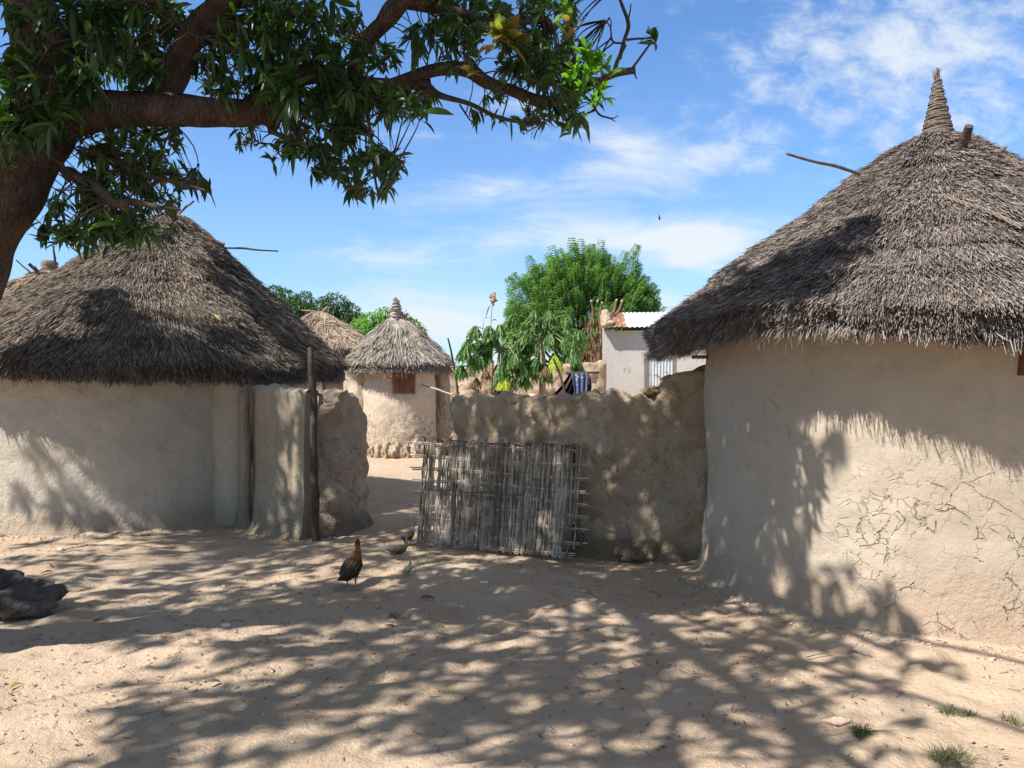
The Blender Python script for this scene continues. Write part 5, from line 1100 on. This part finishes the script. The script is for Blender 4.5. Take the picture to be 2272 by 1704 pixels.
for (px, py, m, lab) in ((403, 631, 'lf_o', 'orange leaf high in the middle of the left thatch, below the rope'), (162, 649, 'lf_r', 'red leaf on the upper left slope of the left thatch'), (34, 684, 'lf_o', 'orange and yellow leaf near the left edge of the left thatch'), (46, 697, 'lf_r', 'small reddish leaf just under the orange and yellow one'),
                         (80, 750, 'lf_o', 'pale orange leaf low on the far left of the thatch'), (369, 773, 'lf_r', 'red leaf close above the eave of the left thatch'), (335, 749, 'lf_y', 'yellow leaf on the lower middle of the left thatch'), (465, 701, 'lf_y', 'yellowish leaf right of centre on the left thatch'),
                         (398, 744, 'lf_o', 'small orange leaf right of the yellow one on the lower left thatch'), (268, 715, 'lf_b', 'brown leaf within the dark shade patch of the left thatch'), (147, 722, 'lf_y', 'dull yellow leaf left of the shade patch on the thatch'), (246, 594, 'lf_y', 'yellow leaf high on the left thatch near the rope')):
    h = roofhit(LH, px, py); n_ = Vector((h.x-LH['c'][0], h.y-LH['c'][1], .8)).normalized(); t_ = Vector((random.gauss(0, .4)+n_.x*.5, n_.y*.5, -.45)); fleaf(h+n_*.05, m, lab, .15, 'leaves fallen on the thatch', tuple(t_))
for (px, py, m, lab, L) in ((22, 1535, 'lf_y', 'yellow and brown curled leaf on sunlit earth at lower left', .12), (367, 1419, 'lf_o', 'orange leaf in dappled shade right of the boulder', .09), (234, 1379, 'lf_b', 'curled brown leaf with stalk just right of the boulder', .10), (90, 1276, 'lf_b', 'reddish brown leaf on earth behind the boulder', .12), (116, 1262, 'lf_b', 'dark thin leaf behind the boulder, nearer the hut', .11),
                            (785, 1471, 'lf_y', 'small yellow leaf standing on edge below the hen', .06), (1005, 1665, 'lf_y', 'small yellow leaf at the bottom middle of the photo', .05), (1434, 1312, 'lf_o', 'orange leaf at the foot of the wall near the right hut', .13), (931, 1330, 'lf_b', 'dark brown leaf right of and below the hen', .13), (862, 1368, 'lf_b', 'tan twig-like leaf below the hen', .10), (852, 1392, 'lf_r', 'dark red leaf lowest of the three below the hen', .11), (490, 1518, 'lf_b', 'brown leaf in shade in the left foreground', .09)):
    fleaf(gpt(px, py, .012), m, lab, L, 'fallen leaves on the earth', (random.gauss(0, 1), random.gauss(0, .6), .15))
mb = MB(); p = gpt(1885, 1444, .012); 
for i in range(11): q = gpt(1925+random.uniform(-12, 10), 1461+random.uniform(-5, 5), .015+random.random()*.02); tube(mb, [p+Vector((random.gauss(0, .006), random.gauss(0, .006), random.random()*.01)), (p+q)/2+Vector((0, 0, .014)), q], [.0035, .002], 5)
tag(mb.build('straw_bundle', M['thatch_g'], None, tuple(p)), 'small bundle of dry straw lying near the foot of the right hut', 'straw')
for (a, b, lab) in (((1790, 1460), (1852, 1456), 'thin dark twig left of the dry straw bundle'), ((1888, 1550), (1912, 1540), 'short pale twig on the lit earth above the flat stone'), ((862, 1362), (900, 1372), 'short tan stick on shaded earth below the chick')):
    mb = MB(); p, q = gpt(*a, .006), gpt(*b, .008); tube(mb, [p, (p+q)/2+Vector((0, .01, .008)), q], [.0035, .002], 5, 0, True, 3, .3); tag(mb.build('twig', M['wood'], None, tuple(p)), lab, 'twig')
# small litter nobody could count: leaf crumbs, grit, bits of stalk
mb = MB(); n = 7500; X = rng.uniform(-5, 4.5, n); Y = 3+rng.gamma(2.0, 1.6, n); ok = (Y < 9.5)
for x, y in zip(X[ok], Y[ok]):
    if math.hypot(x-RH['c'][0], y-RH['c'][1]) < RH['R']+.1 or math.hypot(x-LH['c'][0], y-LH['c'][1]) < LH['R']+.1: continue
    if noise.noise(Vector((x*.8, y*.8, 0))) < random.uniform(-.5, .25): continue
    z = gz(x, y); k = random.random()
    if k < .45: r_ = random.uniform(.003, .009); blobmesh(mb, (x, y, z+r_*.4), (r_*1.3, r_, r_*.8), int(x*99), .3, 3)
    elif k < .8: leaves(mb, [(x, y, z+.006)], [(random.gauss(0, 1), random.gauss(0, 1), .2)], random.uniform(.02, .05), random.uniform(.006, .014), .2, 1, 2, .4, .6)
    else: d = Vector((random.gauss(0, 1), random.gauss(0, 1), .05)).normalized()*random.uniform(.02, .07); tube(mb, [(x, y, z+.005), Vector((x, y, z+.008))+d], .0016, 4, 1)
for i in range(1500):                                                      # crumbled mud at the foot of the walls
    k = random.random()
    if k < .45: h_ = RH; a = random.uniform(-math.pi, -.6)
    elif k < .7: h_ = LH; a = random.uniform(-2.4, -.4)
    else: h_ = None
    if h_: q = h_['R']+.12+abs(random.gauss(0, .10)); x, y = h_['c'][0]+q*math.cos(a), h_['c'][1]+q*math.sin(a)
    else:
        x0_, y0_, x1_, y1_ = random.choice([(-.6, 8.15, 1.5, 6.85), (-2.85, 8.5, -1.95, 7.85), (-1.95, 7.85, -1.55, 8.8)]); k = random.random(); x, y = x0_+(x1_-x0_)*k, y0_+(y1_-y0_)*k-abs(random.gauss(0, .10))
    r_ = random.uniform(.004, .016)*random.uniform(.4, 1); blobmesh(mb, (x, y, gz(x, y)+r_*.3), (r_*1.3, r_, r_*.8), i, .4, 3)
tag(mb.build('ground_litter', [M['pstone'], M['lf_b']]), kind='stuff')
